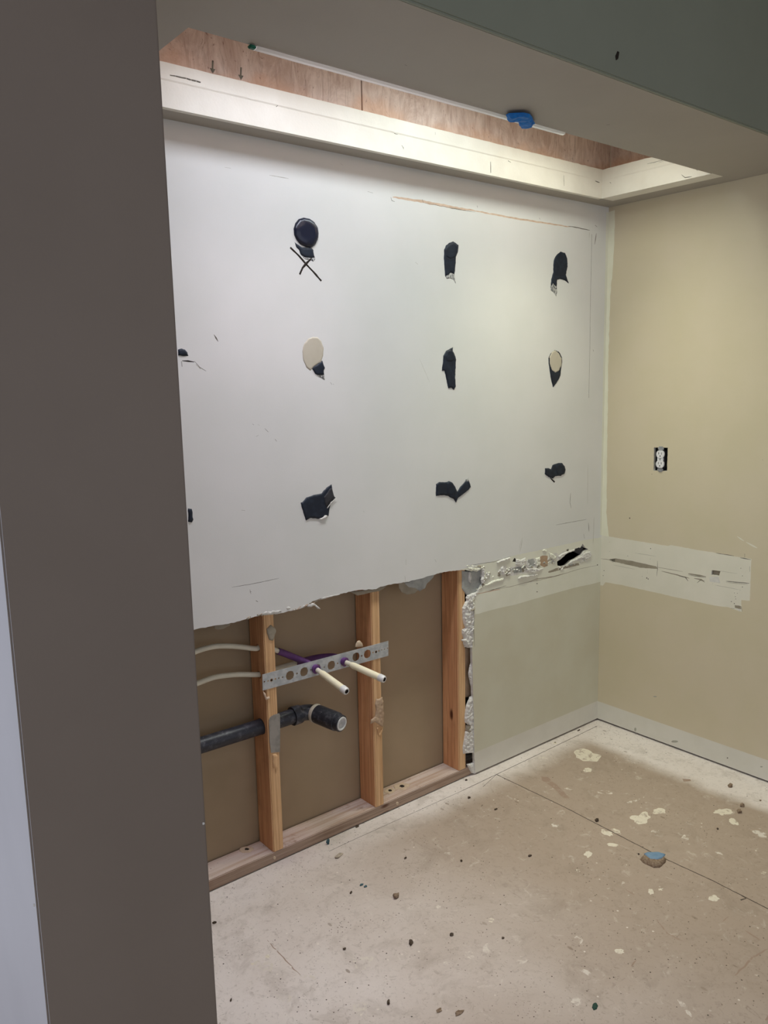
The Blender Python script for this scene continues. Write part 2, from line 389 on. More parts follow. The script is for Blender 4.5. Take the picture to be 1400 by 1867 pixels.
M['green'] = mottled('green_end', (40, 120, 92), (30, 90, 70), 90, .6)
M['sealant'] = mottled('dried_sealant', (206, 186, 160), (190, 170, 146), 60, .8, .2, 150, .001, .4)
M['rock1'] = mottled('brown_rubble', (118, 98, 80), (150, 132, 112), 160, .95, .1, 220, .002, .7)
M['rock2'] = mottled('dark_rubble', (66, 56, 48), (96, 84, 72), 160, .95, .1, 220, .002, .7)
M['rockpale'] = mottled('pale_chip', (190, 178, 160), (160, 148, 132), 160, .95, .1, 220, .001, .6)
M['chipgreen'] = mottled('green_chip', (44, 70, 60), (58, 84, 72), 120, .8, .2)
M['chipblue'] = mottled('blue_glaze', (104, 134, 160), (120, 146, 168), 60, .5, .3, 150, .0006, .4)
M['chipteal'] = mottled('teal_chip', (60, 88, 96), (80, 104, 110), 120, .8, .2)
def translucent(name, c):
    m = bpy.data.materials.new(name); m.use_nodes = True; t = m.node_tree; t.nodes.remove(t.nodes['Principled BSDF'])
    d = t.nodes.new('ShaderNodeBsdfDiffuse'); r = t.nodes.new('ShaderNodeBsdfTranslucent'); x = t.nodes.new('ShaderNodeMixShader')
    d.inputs[0].default_value = c; r.inputs[0].default_value = c; x.inputs[0].default_value = .6
    t.links.new(d.outputs[0], x.inputs[1]); t.links.new(r.outputs[0], x.inputs[2]); t.links.new(x.outputs[0], t.nodes['Material Output'].inputs[0]); return m
M['strip'] = translucent('milky_plastic', (.9, .88, .85, 1))
def emit(name, c, s):
    m = bpy.data.materials.new(name); m.use_nodes = True; b = m.node_tree.nodes['Principled BSDF']
    b.inputs['Base Color'].default_value = (.8, .8, .8, 1); b.inputs['Emission Color'].default_value = c; b.inputs['Emission Strength'].default_value = s; return m
M['fixture'] = mottled('fixture_white_enamel', (220, 220, 216), (226, 226, 222), 10, .4)

# ------------------------------------------------------------------ back wall drywall
C7 = (350, 1020, 3.784); C1 = (680, 1020, 4.446); C2 = (820, 980, 4.667)
XL = -2.293
def bpx(pts, c=None, fr=BACK): return fr.px(pts, *(c or (0, 0, 1)))
cut = bpx([(0, 488), (35, 480), (150, 458), (270, 440), (330, 425), (380, 410), (470, 385), (500, 364), (540, 372), (590, 378), (650, 360), (700, 352), (760, 335), (800, 318), (830, 290),
           (900, 265), (1020, 238), (1150, 210), (1270, 205)], C7)+bpx([(60, 222), (130, 205), (215, 192), (290, 180), (400, 150), (560, 105), (650, 92), (720, 85), (765, 88)], C1)
cut = rag(cut, .008, .0022, False, 3)
cav = bpx([(765, 88), (800, 98), (820, 84), (850, 70), (892, 56), (885, 100), (880, 140), (897, 160), (900, 185), (880, 212), (862, 250), (840, 275), (805, 320), (812, 380), (822, 440), (818, 520), (812, 640), (803, 720), (806, 830),
           (810, 1000), (812, 1110), (818, 1300), (820, 1500), (823, 1640), (828, 1738)], C1)
cav = rag(cav, .006, .0012, False, 5)
outer = [(XL, HS), (XL, cut[0][1]-.02)]+cut+cav[1:]+[(cav[-1][0], .008), (0, .008), (0, HS)]
hole = rag(bpx([(912, 205), (945, 185), (985, 145), (1010, 128), (1050, 118), (1068, 95), (1118, 78), (1130, 52), (1150, 85), (1178, 100), (1150, 112), (1122, 148), (1080, 175), (1030, 200), (985, 240), (945, 245), (915, 240)], C2), .003, .0012, True, 8)
G = []                                                  # painted regions of the back wall
def reg(p, k): G.append((p, k))
BM_ = ['white', 'bandb', 'lowpaint', 'stripb', 'gypsum', 'tanpaper', 'greypaper', 'scuff', 'scufflight', 'dark', 'tornline', 'greygyp', 'cornerstrip']
bi = {n: i for i, n in enumerate(BM_)}
b0 = bpx([(130, 262), (400, 195), (560, 150), (760, 108), (1000, 55), (1130, 25), (1255, 5)], C2)
b1 = bpx([(1268, 380), (1200, 398), (1100, 418), (960, 455), (800, 500), (700, 528), (560, 570), (400, 605), (215, 655), (150, 668)], C2)
reg(rag([(b0[0][0]-.02, b0[0][1])]+b0+[(.001, b0[-1][1])]+[(.001, b1[0][1])]+b1, .01, .0012, True, 2), bi['bandb'])
lowz = BACK.at(866, 1372)[1], BACK.at(1089, 1278)[1]
reg([(.001, b1[0][1])]+b1+[(-.80, .60), (-.80, lowz[0]), (.001, lowz[1])], bi['lowpaint'])
reg([(.001, lowz[1]), (-.80, lowz[0]), (-.80, 0), (.001, 0)], bi['stripb'])
reg(rag([(-.0165, HS-.02), (.001, HS-.02), (.001, .84), (-.010, .84)], .03, .0012, True, 11), bi['bandb'])
# torn layers of paper and gypsum in the damaged band
reg(rag(bpx([(400, 215), (420, 195), (515, 165), (640, 160), (780, 130), (900, 130), (1000, 95), (1060, 80), (1120, 60), (1215, 105), (1190, 180), (1130, 205), (1000, 250), (860, 285), (740, 320), (580, 352), (470, 330), (430, 300), (440, 245)], C2), .006, .003, True, 21), bi['bandb'])
for pts, k in [([(430, 250), (470, 240), (500, 262), (530, 250), (640, 228), (660, 185), (720, 175), (740, 250), (690, 300), (600, 310), (520, 330), (450, 310)], 'gypsum'),
               ([(655, 195), (712, 180), (728, 225), (700, 258), (660, 245)], 'greygyp'), ([(530, 262), (600, 245), (622, 262), (615, 296), (545, 304)], 'greygyp'),
               ([(768, 162), (800, 152), (832, 156), (835, 240), (800, 254), (765, 232)], 'tanpaper'), ([(487, 266), (515, 260), (512, 316), (480, 330), (472, 300)], 'greypaper'),
               ([(835, 290), (900, 262), (1095, 216), (1102, 234), (960, 270), (840, 302)], 'greypaper'), ([(850, 140), (910, 130), (930, 160), (890, 185), (855, 170)], 'gypsum'),
               ([(905, 165), (960, 120), (990, 110), (985, 142), (940, 182), (905, 200)], 'gypsum'), ([(532, 205), (550, 172), (568, 195), (560, 208)], 'dark'),
               ([(1135, 130), (1190, 110), (1208, 140), (1195, 172), (1150, 190), (1060, 205), (1030, 215), (1095, 165)], 'gypsum'),
               ([(990, 105), (1010, 95), (1012, 115), (996, 120)], 'scuff'), ([(615, 262), (640, 250), (632, 290), (618, 298)], 'greypaper')]:
    reg(rag(bpx(pts, C2), .004, .0016, True, len(G)), bi[k])
for pts, wd, k in [([(430, 445), (420, 440), (300, 466), (232, 480)], .004, 'tornline'), ([(300, 452), (520, 418), (640, 385), (760, 362), (900, 330), (1100, 268), (1260, 235)], .0018, 'greypaper'),
                   ([(480, 410), (420, 430), (300, 466)], .002, 'scuff'), ([(150, 240), (380, 205), (520, 160)], .0016, 'scuff'), ([(650, 385), (740, 352), (870, 335), (1000, 300)], .003, 'greypaper'),
                   ([(745, 340), (742, 375)], .002, 'scuff'), ([(608, 20), (600, 60), (590, 110)], .0014, 'scufflight'), ([(1175, 490), (1168, 515)], .002, 'scufflight'),
                   ([(205, 560), (208, 660), (205, 760), (210, 930)], .0018, 'scuff'), ([(215, 650), (270, 640)], .004, 'bandb')]:
    reg(stroke(BACK, [(820+a/4.667, 980+b/4.667) for a, b in pts], wd, .0012, len(G)), bi[k])
# long torn line from a removed mirror edge, grooves and scratches
CA = (700, 320, 3.182)
def cs(pts, c): return [(c[0]+a/c[2], c[1]+b/c[2]) for a, b in pts]
reg(stroke(BACK, cs([(50, 124), (120, 135), (230, 152), (330, 172), (420, 188), (530, 206)], CA), .0085, .002, 31), bi['tornline'])
reg(stroke(BACK, cs([(500, 200), (640, 226), (780, 252), (950, 278), (1080, 298)], CA), .006, .0015, 32), bi['tornline'])
reg(stroke(BACK, cs([(40, 125), (45, 145), (62, 152)], CA), .0025, 0, 33), bi['scuff'])
reg(stroke(BACK, cs([(1070, 293), (1195, 318)], CA), .003, .001, 34), bi['scuff'])
reg(stroke(BACK, cs([(530, 212), (380, 190)], CA), .0012, .001, 38), bi['scuff'])
reg(stroke(BACK, cs([(230, 158), (500, 208)], CA), .0012, .001, 39), bi['scuff'])
reg(stroke(BACK, cs([(1205, 340), (1203, 480), (1198, 700), (1194, 1000), (1188, 1290)], CA), .0014, 0, 35, False), bi['scuff'])
reg(stroke(BACK, cs([(1192, 330), (1190, 360)], CA), .003, 0, 36), bi['scufflight'])
for p in [[(1224, 288), (1236, 298)], [(1232, 335), (1222, 400)], [(222, 138), (228, 158)], [(540, 175), (543, 186)], [(902, 246), (905, 256)], [(1212, 1010), (1216, 1020)]]:
    reg(stroke(BACK, cs(p, CA), .004, 0, len(G)), bi['scuff'])
reg(stroke(BACK, cs([(205, 1060), (265, 1200)], CA), .0007, 0, 37), bi['scufflight'])
CB = (760, 740, 3.684)
for p, wd, k in [([(932, 800), (1140, 762)], .0014, 'scuff'), ([(1032, 585), (1028, 650), (1036, 688)], .0022, 'scuff'), ([(1152, 785), (1156, 845)], .003, 'scuff'), ([(708, 885), (700, 950), (690, 985)], .0016, 'scufflight'),
                 ([(1190, 745), (1186, 860), (1182, 930)], .0018, 'scufflight'), ([(1148, 395), (1146, 660)], .0012, 'scufflight'), ([(1120, 860), (1125, 890)], .003, 'scuff'), ([(120, 1030), (130, 1050)], .0018, 'scuff')]:
    reg(stroke(BACK, cs(p, CB), wd, .0006, len(G)), bi[k])
CD = (300, 560, 3.5)
for p, wd, k in [([(315, 175), (330, 200), (342, 220)], .004, 'scuff'), ([(640, 775), (662, 797)], .0028, 'scuff'), ([(705, 842), (715, 856)], .0028, 'scuff'), ([(560, 745), (570, 752)], .002, 'scuff'), ([(595, 748), (606, 755)], .0018, 'scufflight'),
                 ([(585, 825), (600, 817)], .0018, 'scuff'), ([(1058, 480), (1068, 494)], .0025, 'scuff'), ([(1075, 488), (1080, 496)], .0018, 'scuff'), ([(112, 342), (150, 345), (190, 350)], .005, 'dark'), ([(190, 345), (225, 385), (265, 408)], .0022, 'scuff'),
                 ([(108, 345), (112, 380)], .004, 'scuff'), ([(200, 365), (230, 395)], .004, 'scufflight'), ([(1268, 1300), (1275, 1310)], .002, 'scufflight')]:
    reg(stroke(BACK, cs(p, CD), wd, .0006, len(G)), bi[k])
for p, wd, k in [([(275, 192), (420, 168), (600, 130)], .0014, 'scuff'), ([(400, 208), (406, 238)], .003, 'scuff'), ([(440, 285), (455, 292)], .0045, 'scuff'), ([(398, 225), (410, 222)], .003, 'scuff')]:
    reg(stroke(BACK, cs(p, C7), wd, .0006, len(G)), bi[k])
for p in [[(362, 770), (395, 775)], [(590, 810), (690, 828)], [(888, 677), (900, 684)], [(955, 752), (965, 758)]]:
    reg(stroke(BACK, cs(p, (280, 30, 2.8)), .0016, 0, len(G)), bi['scufflight'])
for p in [[(670, 349), (680, 352)], [(757, 478), (762, 482)], [(440, 930), (447, 931)], [(738, 1050), (739, 1062)], [(740, 1020), (740, 1030)]]:
    reg(stroke(BACK, p, .0025, 0, len(G)), bi['scufflight'])
for x, y in [(979, 1064), (979, 1079), (1089, 1030)]: reg(ell(BACK, x, y, .9, 1.1, seed=x, n=8), bi['dark'])
wall_back = struct(sheet('wall_back', BACK, outer, [hole], G, [M[n] for n in BM_], .0118, None, bi['gypsum'], bi['tanpaper']))

tp2 = relief('torn_paper', Frame((0, .0125, 0), (1, 0, 0), (0, 0, 1)), rag(BACK.px([(1062, 92), (1120, 70), (1132, 45), (1160, 85), (1150, 115), (1122, 150), (1085, 130), (1066, 118)], *C2), .004, .001), .001, M['boxd'], wall_back, .003, .004, .4, 90, .0, 3); tp2['label'] = 'blue-grey torn backing inside the dark hole'
# ------------------------------------------------------------------ right wall
RM = ['rpaint', 'bandr', 'stripb', 'cornerstrip', 'scuff', 'scufflight', 'dark', 'greypaper', 'gypsum']
ri = {n: i for i, n in enumerate(RM)}
CE = (1060, 780, 4.118); g2 = []
def rp(pts, k, seed=0, st=.006, am=.0012): g2.append((rag(RIGHT.px(pts, *CE), st, am, True, seed), ri[k]))
cst = [RIGHT.at(x, y) for x, y in [(1121, 383), (1120, 430), (1118, 477), (1114, 520), (1111, 581), (1109, 660), (1108, 738), (1107, 800), (1106, 880), (1106, 945), (1110, 979)]]
g2.append((rag([(-.001, HS-.02)]+[(max(.014, u), v) for u, v in cst]+[(-.001, cst[-1][1])], .012, .0028, True, 4, 40), ri['cornerstrip']))
bt = RIGHT.px([(200, 815), (290, 830), (420, 850), (560, 872), (650, 888), (670, 880), (860, 915), (1020, 940), (1150, 965), (1275, 985), (1272, 1060), (1268, 1180), (1263, 1300), (1200, 1293), (1200, 1340), (1205, 1382), (1150, 1366), (1110, 1350), (1000, 1335), (860, 1305), (700, 1270), (500, 1225), (300, 1180), (180, 1160), (160, 1185)], *CE)
g2.append((rag([(-.001, bt[0][1])]+bt+[(-.001, bt[-1][1])], .008, .0014, True, 6), ri['bandr']))
z1, z2 = RIGHT.at(1089, 1278), RIGHT.at(1400, 1388); sl = (z2[1]-z1[1])/(z2[0]-z1[0])
g2.append(([(-.001, z1[1]), (3.2, z1[1]+sl*.3), (3.2, 0), (-.001, 0)], ri['stripb']))
rp([(205, 988), (255, 980), (380, 1000), (560, 1040), (575, 1060), (440, 1050), (255, 1008), (240, 1005)], 'greypaper', 1)
rp([(215, 990), (252, 984), (252, 1006), (235, 1003)], 'scuff', 2)
rp([(962, 1118), (1030, 1118), (1042, 1166), (962, 1155)], 'gypsum', 3)
rp([(1150, 1332), (1196, 1338), (1200, 1362), (1152, 1352)], 'greypaper', 4)
rp([(1150, 1354), (1196, 1364), (1190, 1378)], 'gypsum', 4)
def rs(pts, wd, k): g2.append((stroke(RIGHT, cs(pts, CE), wd, .0006, len(g2)), ri[k]))
rs([(600, 1076), (700, 1100), (810, 1130)], .004, 'greypaper'); rs([(730, 1112), (780, 1122), (800, 1150)], .004, 'scuff'); rs([(800, 1095), (935, 1118)], .006, 'greypaper')
rs([(800, 1105), (935, 1126)], .002, 'scuff')
rs([(845, 1130), (900, 1140), (925, 1160)], .005, 'greypaper'); rs([(868, 1165), (890, 1145), (925, 1148)], .0025, 'scuff'); rs([(1085, 1152), (1260, 1168)], .003, 'scuff'); rs([(1010, 940), (1145, 962)], .0022, 'scuff')
rs([(1190, 975), (1272, 990)], .003, 'scuff'); rs([(1225, 945), (1225, 975)], .0025, 'scuff'); rs([(570, 1000), (570, 1055), (565, 1115)], .0018, 'scuff'); rs([(495, 1065), (495, 1095)], .001, 'scufflight')
rs([(1120, 1355), (1150, 1358)], .002, 'dark'); rs([(1198, 1340), (1206, 1378)], .003, 'scuff'); rs([(145, 983), (205, 990), (240, 1012)], .002, 'greypaper'); rs([(240, 1030), (400, 1062)], .0012, 'scufflight'); rs([(400, 940), (560, 965)], .0012, 'scufflight')
rs([(1168, 815), (1220, 850)], .005, 'bandr'); rs([(1235, 858), (1320, 903)], .005, 'bandr'); rs([(1262, 1040), (1264, 1080)], .002, 'scuff'); rs([(1040, 1075), (1170, 1095)], .001, 'scufflight'); rs([(1000, 1180), (1180, 1215)], .0012, 'scufflight')
rs([(560, 1045), (760, 1080)], .0018, 'greypaper'); rs([(1085, 1160), (1250, 1178)], .0015, 'greypaper')
for x, y, r in [(362, 678, 5), (519, 907, 4), (169, 1072, 3.5), (163, 1110, 3), (490, 1128, 5), (500, 1135, 4), (455, 1115, 2), (516, 985, 2), (347, 962, 2.5), (1196, 1055, 3), (1208, 1112, 3), (1208, 1195, 3.5), (1148, 1240, 2.5), (1170, 1242, 2.5),
                (1155, 1268, 3), (1158, 1285, 3), (1125, 1305, 3.5), (1147, 1320, 4), (1190, 1218, 2), (210, 858, 1.5), (528, 348, 2.5), (212, 928, 1.5), (1360, 240, 2), (302, 1005, 1.5), (120, 1072, 2), (985, 1170, 1.5)]:
    g2.append((ell(RIGHT, 1060+x/4.118, 780+y/4.118, r/4.118*.8, r/4.118, seed=x, n=8), ri['dark']))
for x, y, rx, ry in [(795, 225, 5, 9), (975, 280, 16, 5), (815, 300, 4, 7), (1110, 395, 3, 3), (1215, 355, 3, 3), (1220, 412, 6, 2), (885, 75, 8, 3), (745, 235, 3, 3), (1370, 395, 6, 3)]:
    g2.append((ell(RIGHT, 840+x/2.5, 1240+y/2.5, rx/2.5, ry/2.5, seed=x, n=10), ri['scuff' if rx < 5 else 'scufflight']))
outh = rag(RIGHT.px([(545, 148), (648, 150), (642, 324), (541, 322)], *CE), .004, .001, True, 9)
sqh = rag(RIGHT.px([(978, 1068), (1042, 1076), (1034, 1112), (1000, 1108), (974, 1104)], *CE), .004, .0012, True, 10)
wall_right = struct(sheet('wall_right', RIGHT, [(-.0005, 2.62), (-.0005, .008), (3.2, .008), (3.2, 2.62)], [outh, sqh], g2, [M[n] for n in RM], .0125, None, ri['gypsum'], ri['greypaper']))
pb = relief('torn_paper', Frame((.0124, 0, 0), (0, -1, 0), (0, 0, 1)), sqh, .0005, M['greypaper'], wall_right, .002, .01, base=.004); pb['label'] = 'grey paper at the back of the small square hole'
struct(box('wall_right_rear', (.09, -3.2, 0), (.102, .1044, 2.62), [M['rear']]))

# ------------------------------------------------------------------ rear board, floor, left wing wall, soffit
struct(box('wall_far', (-2.45, .1045, 0), (.09, .117, 2.62), [M['rear']]))
fr_regs = []
for x, y, rx, ry, a, k in [(585, 345, 65, 27, .1, 1), (375, 360, 22, 12, 0, 2), (578, 410, 20, 10, 0, 1), (655, 510, 32, 8, .1, 2), (820, 630, 40, 26, -.2, 1), (905, 598, 30, 15, 0, 1), (1195, 600, 42, 14, .0, 1), (1240, 645, 25, 12, .6, 1), (1380, 710, 48, 20, .5, 2),
                           (665, 695, 28, 11, .4, 1), (708, 688, 26, 8, .4, 1), (690, 750, 20, 7, 0, 1), (580, 793, 14, 13, 0, 1), (495, 495, 22, 6, 0, 2), (790, 552, 40, 5, -.25, 2), (840, 525, 14, 4, -.9, 2), (430, 660, 16, 9, 0, 2), (1020, 720, 16, 12, 0, 2), (430, 287, 9, 4, 0, 1), (885, 690, 20, 9, 0, 2), (535, 868, 9, 6, 0, 2)]:
    fr_regs.append((ell(FLOOR, 840+x/2.5, 1240+y/2.5, rx/2.5, ry/2.5, a, 26, .28, x*.37), k))
for x, y, rx, ry, a, k in [(270, 860, 50, 25, .3, 2), (480, 915, 55, 9, .15, 2), (370, 1025, 38, 20, .1, 2), (755, 850, 50, 32, -.2, 2), (1175, 320, 18, 12, 0, 2), (1280, 810, 26, 16, .4, 2), (1365, 780, 16, 24, .2, 2), (740, 1075, 50, 32, 0, 2), (290, 818, 12, 8, 0, 1), (215, 855, 8, 6, 0, 1), (1185, 635, 10, 8, 0, 2), (1170, 850, 16, 9, 0, 2), (1130, 575, 12, 7, 0, 2), (1215, 590, 12, 7, 0, 2)]:
    fr_regs.append((ell(FLOOR, 380+x/2.692, 1440+y/2.692, rx/2.692, ry/2.692, a, 24, .3, x*.21), k))
for x, y, rx, ry, a, k in [(518, 45, 17, 14, 0, 1), (1135, 262, 28, 14, 0, 1), (825, 230, 14, 14, 0, 1), (875, 220, 13, 7, 0, 1), (40, 370, 16, 9, 0, 1), (460, 470, 30, 18, -.5, 2), (670, 522, 24, 12, 0, 1), (185, 565, 28, 18, .2, 2), (465, 768, 30, 20, .2, 2), (520, 632, 40, 11, .5, 2),
                           (1380, 138, 14, 5, 0, 1), (465, 128, 10, 7, 0, 1), (610, 210, 12, 9, 0, 2), (1160, 42, 18, 5, .3, 2), (990, 800, 55, 12, .95, 2), (690, 195, 10, 14, 0, 2), (580, 735, 16, 9, 0, 2), (640, 3, 26, 7, 0, 1), (1350, 640, 13, 3, 0, 2)]:
    fr_regs.append((ell(FLOOR, 880+x/2.692, 1540+y/2.692, rx/2.692, ry/2.692, a, 24, .3, x*.17), k))
fr_regs.append((rag(FLOOR.px([(368, 440), (395, 442), (440, 480), (495, 535), (490, 546), (460, 530), (420, 490), (370, 456)], 840, 1240, 2.5), .01, .003, True, 3), 3))
fr_regs.append((rag(FLOOR.px([(1010, 450), (1045, 452), (1050, 460), (1015, 462)], 840, 1240, 2.5), .01, .002, True, 3), 3))
for pts, wd in [([(905, 1412), (1030, 1472), (1200, 1560), (1300, 1606), (1400, 1657), (1700, 1810)], .0034), ([(600, 1552), (636, 1535), (751, 1483), (844, 1441)], .0016), ([(844, 1441), (905, 1412), (980, 1376), (1088, 1324)], .0026), ([(905, 1412), (930, 1418)], .001),
                ([(1352, 1633), (1360, 1638), (1350, 1641)], .004), ([(880, 1435), (905, 1412)], .0015)]:
    fr_regs.append((stroke(FLOOR, pts, wd, .001, len(fr_regs), False), 4))
for pts, wd in [([(1196, 1676), (1216, 1702), (1245, 1716)], .004), ([(1340, 1779), (1372, 1745), (1400, 1730)], .005), ([(1358, 1697), (1386, 1714)], .006), ([(487, 1714), (530, 1760), (548, 1778)], .003), ([(1140, 1622), (1156, 1631)], .005), ([(1150, 1762), (1160, 1750)], .004), ([(1314, 1682), (1330, 1670)], .003), ([(1395, 1860), (1420, 1838)], .01), ([(1030, 1332), (1060, 1331)], .0016)]:
    fr_regs.append((stroke(FLOOR, pts, wd, .003, len(fr_regs)), 3))
floor = struct(sheet('floor', FLOOR, [(-4.6, -4.2), (.09, -4.2), (.09, .117), (-4.6, .117)], [], fr_regs, [M['floor'], M['fspot'], M['fspot2'], M['fspot3'], M['seam']], .03))
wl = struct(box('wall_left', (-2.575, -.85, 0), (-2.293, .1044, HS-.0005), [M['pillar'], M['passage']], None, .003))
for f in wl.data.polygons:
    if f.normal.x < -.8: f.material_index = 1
PIL = Frame((0, -.8502, 0), (1, 0, 0), (0, 0, 1))
for x, y in [(371, 1502), (62, 1650)]:
    o = relief('paint_chip', PIL, ell(PIL, x, y, 2.2, 2.6, 0, 10, .3, x), .0006, M['white'], wl, .002, .002); o['label'] = 'tiny pale chip in the paint near the edge'
# soffit underside with the light opening, drywall turned down at its front edge
OX0, OX1, OY0, OY1 = -2.08, -.1600, .0810, .525
op = rag([(OX0, OY0), (OX1, OY0), (OX1, OY1), (OX0, OY1)], .03, .0008, True, 2)
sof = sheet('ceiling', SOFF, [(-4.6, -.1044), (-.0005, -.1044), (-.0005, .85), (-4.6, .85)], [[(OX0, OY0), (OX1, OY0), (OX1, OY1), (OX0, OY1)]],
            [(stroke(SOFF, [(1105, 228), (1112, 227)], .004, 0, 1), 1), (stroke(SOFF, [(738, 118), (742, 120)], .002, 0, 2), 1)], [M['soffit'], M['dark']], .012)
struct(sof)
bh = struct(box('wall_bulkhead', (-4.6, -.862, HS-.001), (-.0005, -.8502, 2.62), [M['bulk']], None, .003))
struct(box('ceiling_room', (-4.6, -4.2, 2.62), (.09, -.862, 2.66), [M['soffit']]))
struct(box('ceiling_recess_top', (-2.2, -.56, HS+.276), (-.06, -.04, HS+.29), [M['lip']]))
struct(box('wall_recess_near', (-2.2, -.545, HS+.0125), (-.06, -.532, HS+.275), [M['ply']]))
struct(box('wall_recess_left', (-2.11, -.53, HS+.0125), (-2.095, -.05, HS+.275), [M['ply']]))
# upstands round the opening: plain lower board with a feathered joint below its top edge
def lip(name, fr, u0, u1, thick, zt, regs):
    prof = [(0, HS-.0002), (0, HS+.062), (.0016, HS+.066), (.0012, HS+.074), (.0006, zt), (-thick, zt), (-thick, HS-.0002)]
    v, f, mi = [], [], []; n = 90
    for i in range(n+1):
        u = u0+(u1-u0)*i/n
        for j, (a, z) in enumerate(prof):
            jz = .0016*noise.noise(Vector((u*40, j, 2))) if j in (2, 3, 4, 5) else 0
            v.append(fr.p(u, z+jz, a))
    m = len(prof)
    for i in range(n):
        for j in range(m): f.append((i*m+j, (i+1)*m+j, (i+1)*m+(j+1) % m, i*m+(j+1) % m)[::-1])
    f += [tuple(range(m)), tuple(n*m+j for j in range(m))[::-1]]
    o = mk(name, v, f, [M['lip']]); struct(o)
    for k, (pts, wd, mt) in enumerate(regs):
        relief('scuff_mark', fr, stroke(fr, pts, wd, .001, k), .0004, M[mt], o, .001, .004, base=.0008)
    bm = bmesh.new(); bm.from_mesh(o.data); bmesh.ops.recalc_face_normals(bm, faces=bm.faces); bm.to_mesh(o.data); bm.free()
    return o
CG = (280, 30, 2.8); CH = (700, 60, 2.0)
lip('trim_1', LIPF, -2.094, -.161, .016, 2.287, [(cs([(50, 295), (140, 312), (240, 338), (330, 362)], CG), .0042, 'scuff'), (cs([(350, 365), (400, 380)], CG), .003, 'scufflight'), (cs([(410, 381), (470, 388)], CG), .0016, 'scufflight'),
     (cs([(626, 462), (637, 450)], CG), .003, 'scuff'), (cs([(1228, 598), (1245, 602)], CG), .0025, 'scuff'), (cs([(1268, 660), (1276, 678)], CG), .0015, 'scufflight'), (cs([(388, 470), (389, 510)], CH), .002, 'scuff'), (cs([(655, 520), (656, 558)], CH), .0014, 'scufflight'),
     (cs([(452, 466), (462, 472)], CH), .004, 'scufflight'), (cs([(770, 540), (785, 546)], CH), .004, 'scuff'), (cs([(186, 362), (187, 372)], CH), .002, 'scufflight'), (cs([(64, 410), (72, 420)], CH), .0015, 'scufflight')])
lip('trim_2', LIPR, .082, .53, .07, 2.287, [(cs([(935, 492), (970, 482), (1030, 466)], CH), .002, 'scuff'), (cs([(960, 478), (1025, 462)], CH), .0014, 'scuff'), (cs([(1085, 518), (1098, 528), (1122, 524)], CH), .002, 'scuff'), (cs([(1132, 494), (1144, 502)], CH), .002, 'scuff'), (cs([(824, 545), (828, 548)], CH), .004, 'scuff')])
# plywood sheets lining the recess above the upstands, each its own sheet
p1 = tag(box('plywood_panel', (-2.094, -.064, 2.2872), (-1.3025, -.0502, HS+.2755), [M['ply']], None, .001), 'weathered plywood with faint printed arrows in the ceiling recess, left of the dark joint', 'plywood', 'plywood sheets lining the ceiling recess')
p2 = tag(box('plywood_panel', (-1.2985, -.064, 2.2872), (-.086, -.0502, HS+.2755), [M['ply']], None, .001), 'long weathered plywood in the ceiling recess, from the dark joint to the corner', 'plywood', 'plywood sheets lining the ceiling recess')
p3 = tag(box('plywood_panel', (-.085, -.5315, 2.2872), (-.071, -.0645, HS+.2755), [M['ply']], None, .001), 'small darker triangle of plywood seen past the right corner of the ceiling recess', 'plywood', 'plywood sheets lining the ceiling recess')
for (x, y0, y1) in [(302, 225, 292), (446, 260, 325)]:
    a = PLYF.at(280+x/2.8, 30+y0/2.8); b = PLYF.at(280+x/2.8, 30+y1/2.8)
    pl = [(a[0]-.0022, a[1]), (a[0]+.0022, a[1]), (b[0]+.0022, b[1]+.012), (b[0]+.008, b[1]+.012), (b[0], b[1]), (b[0]-.008, b[1]+.012), (b[0]-.0022, b[1]+.012)]
    o = sheet('printed_arrow', PLYF, pl, [], [], [M['scuff']], .0003); o.location.y -= .0006; child(o, p1) if False else setattr(o, 'parent', p1); o['label'] = 'faint grey printed arrow pointing down'
struct(box('wall_recess_joint', (-1.31, -.0500, 2.2872), (-1.29, -.046, HS+.2755), [M['dark']]))

# light fittings up inside the recess, with added beams, above the line of sight
for x0, x1, em, tint, beams, label in LAMPS:
    for wt, c, sp, tl in beams:
        area('added_beam', ((x0+x1)/2, -.35, HS+.205), (math.radians(-tl), 0, 0), x1-x0-.04, .18, wt, c, sp)  # beams added under each fitting to even out wall and floor
    t = thing('ceiling_light', ((x0+x1)/2, -.35, HS+.275), label, 'light')
    child(box('housing', (x0, -.45, HS+.216), (x1, -.25, HS+.275), [M['fixture']], None, .004), t)
    child(box('diffuser', (x0+.01, -.44, HS+.210), (x1-.01, -.26, HS+.217), [emit('lamp_diffuser', tint, em)]), t)

# milky plastic channel along the near edge of the opening, with a green end
ya, yb, zc = -.534, -.5245, HS-.0012
t = thing('plastic_strip', (-1.44, -.53, HS), 'thin white plastic strip along the near edge of the ceiling opening', 'strip')
xs = [-1.935+i*(.983/40) for i in range(41)]; v, f = [], []
for x in xs:
    dz = .0006*noise.noise(Vector((x*9, 0, 0)))
    for (yy, zz) in [(yb+.006, HS+.011), (yb+.006, zc-.005), (yb, zc-.007), (ya+.001, zc-.006), (ya, zc-.001)]: v.append((x, yy, zz+dz))
for i in range(40):
    for j in range(4): f.append((i*5+j, i*5+j+1, (i+1)*5+j+1, (i+1)*5+j))
o = mk('channel', v, f, [M['strip']], None, None, True); child(o, t)
o = box('end_cap', (-1.950, ya+.0005, zc-.0066), (-1.935, yb+.003, zc-.0003), [M['green']], None, .002); child(o, t); o['label'] = 'green end piece'
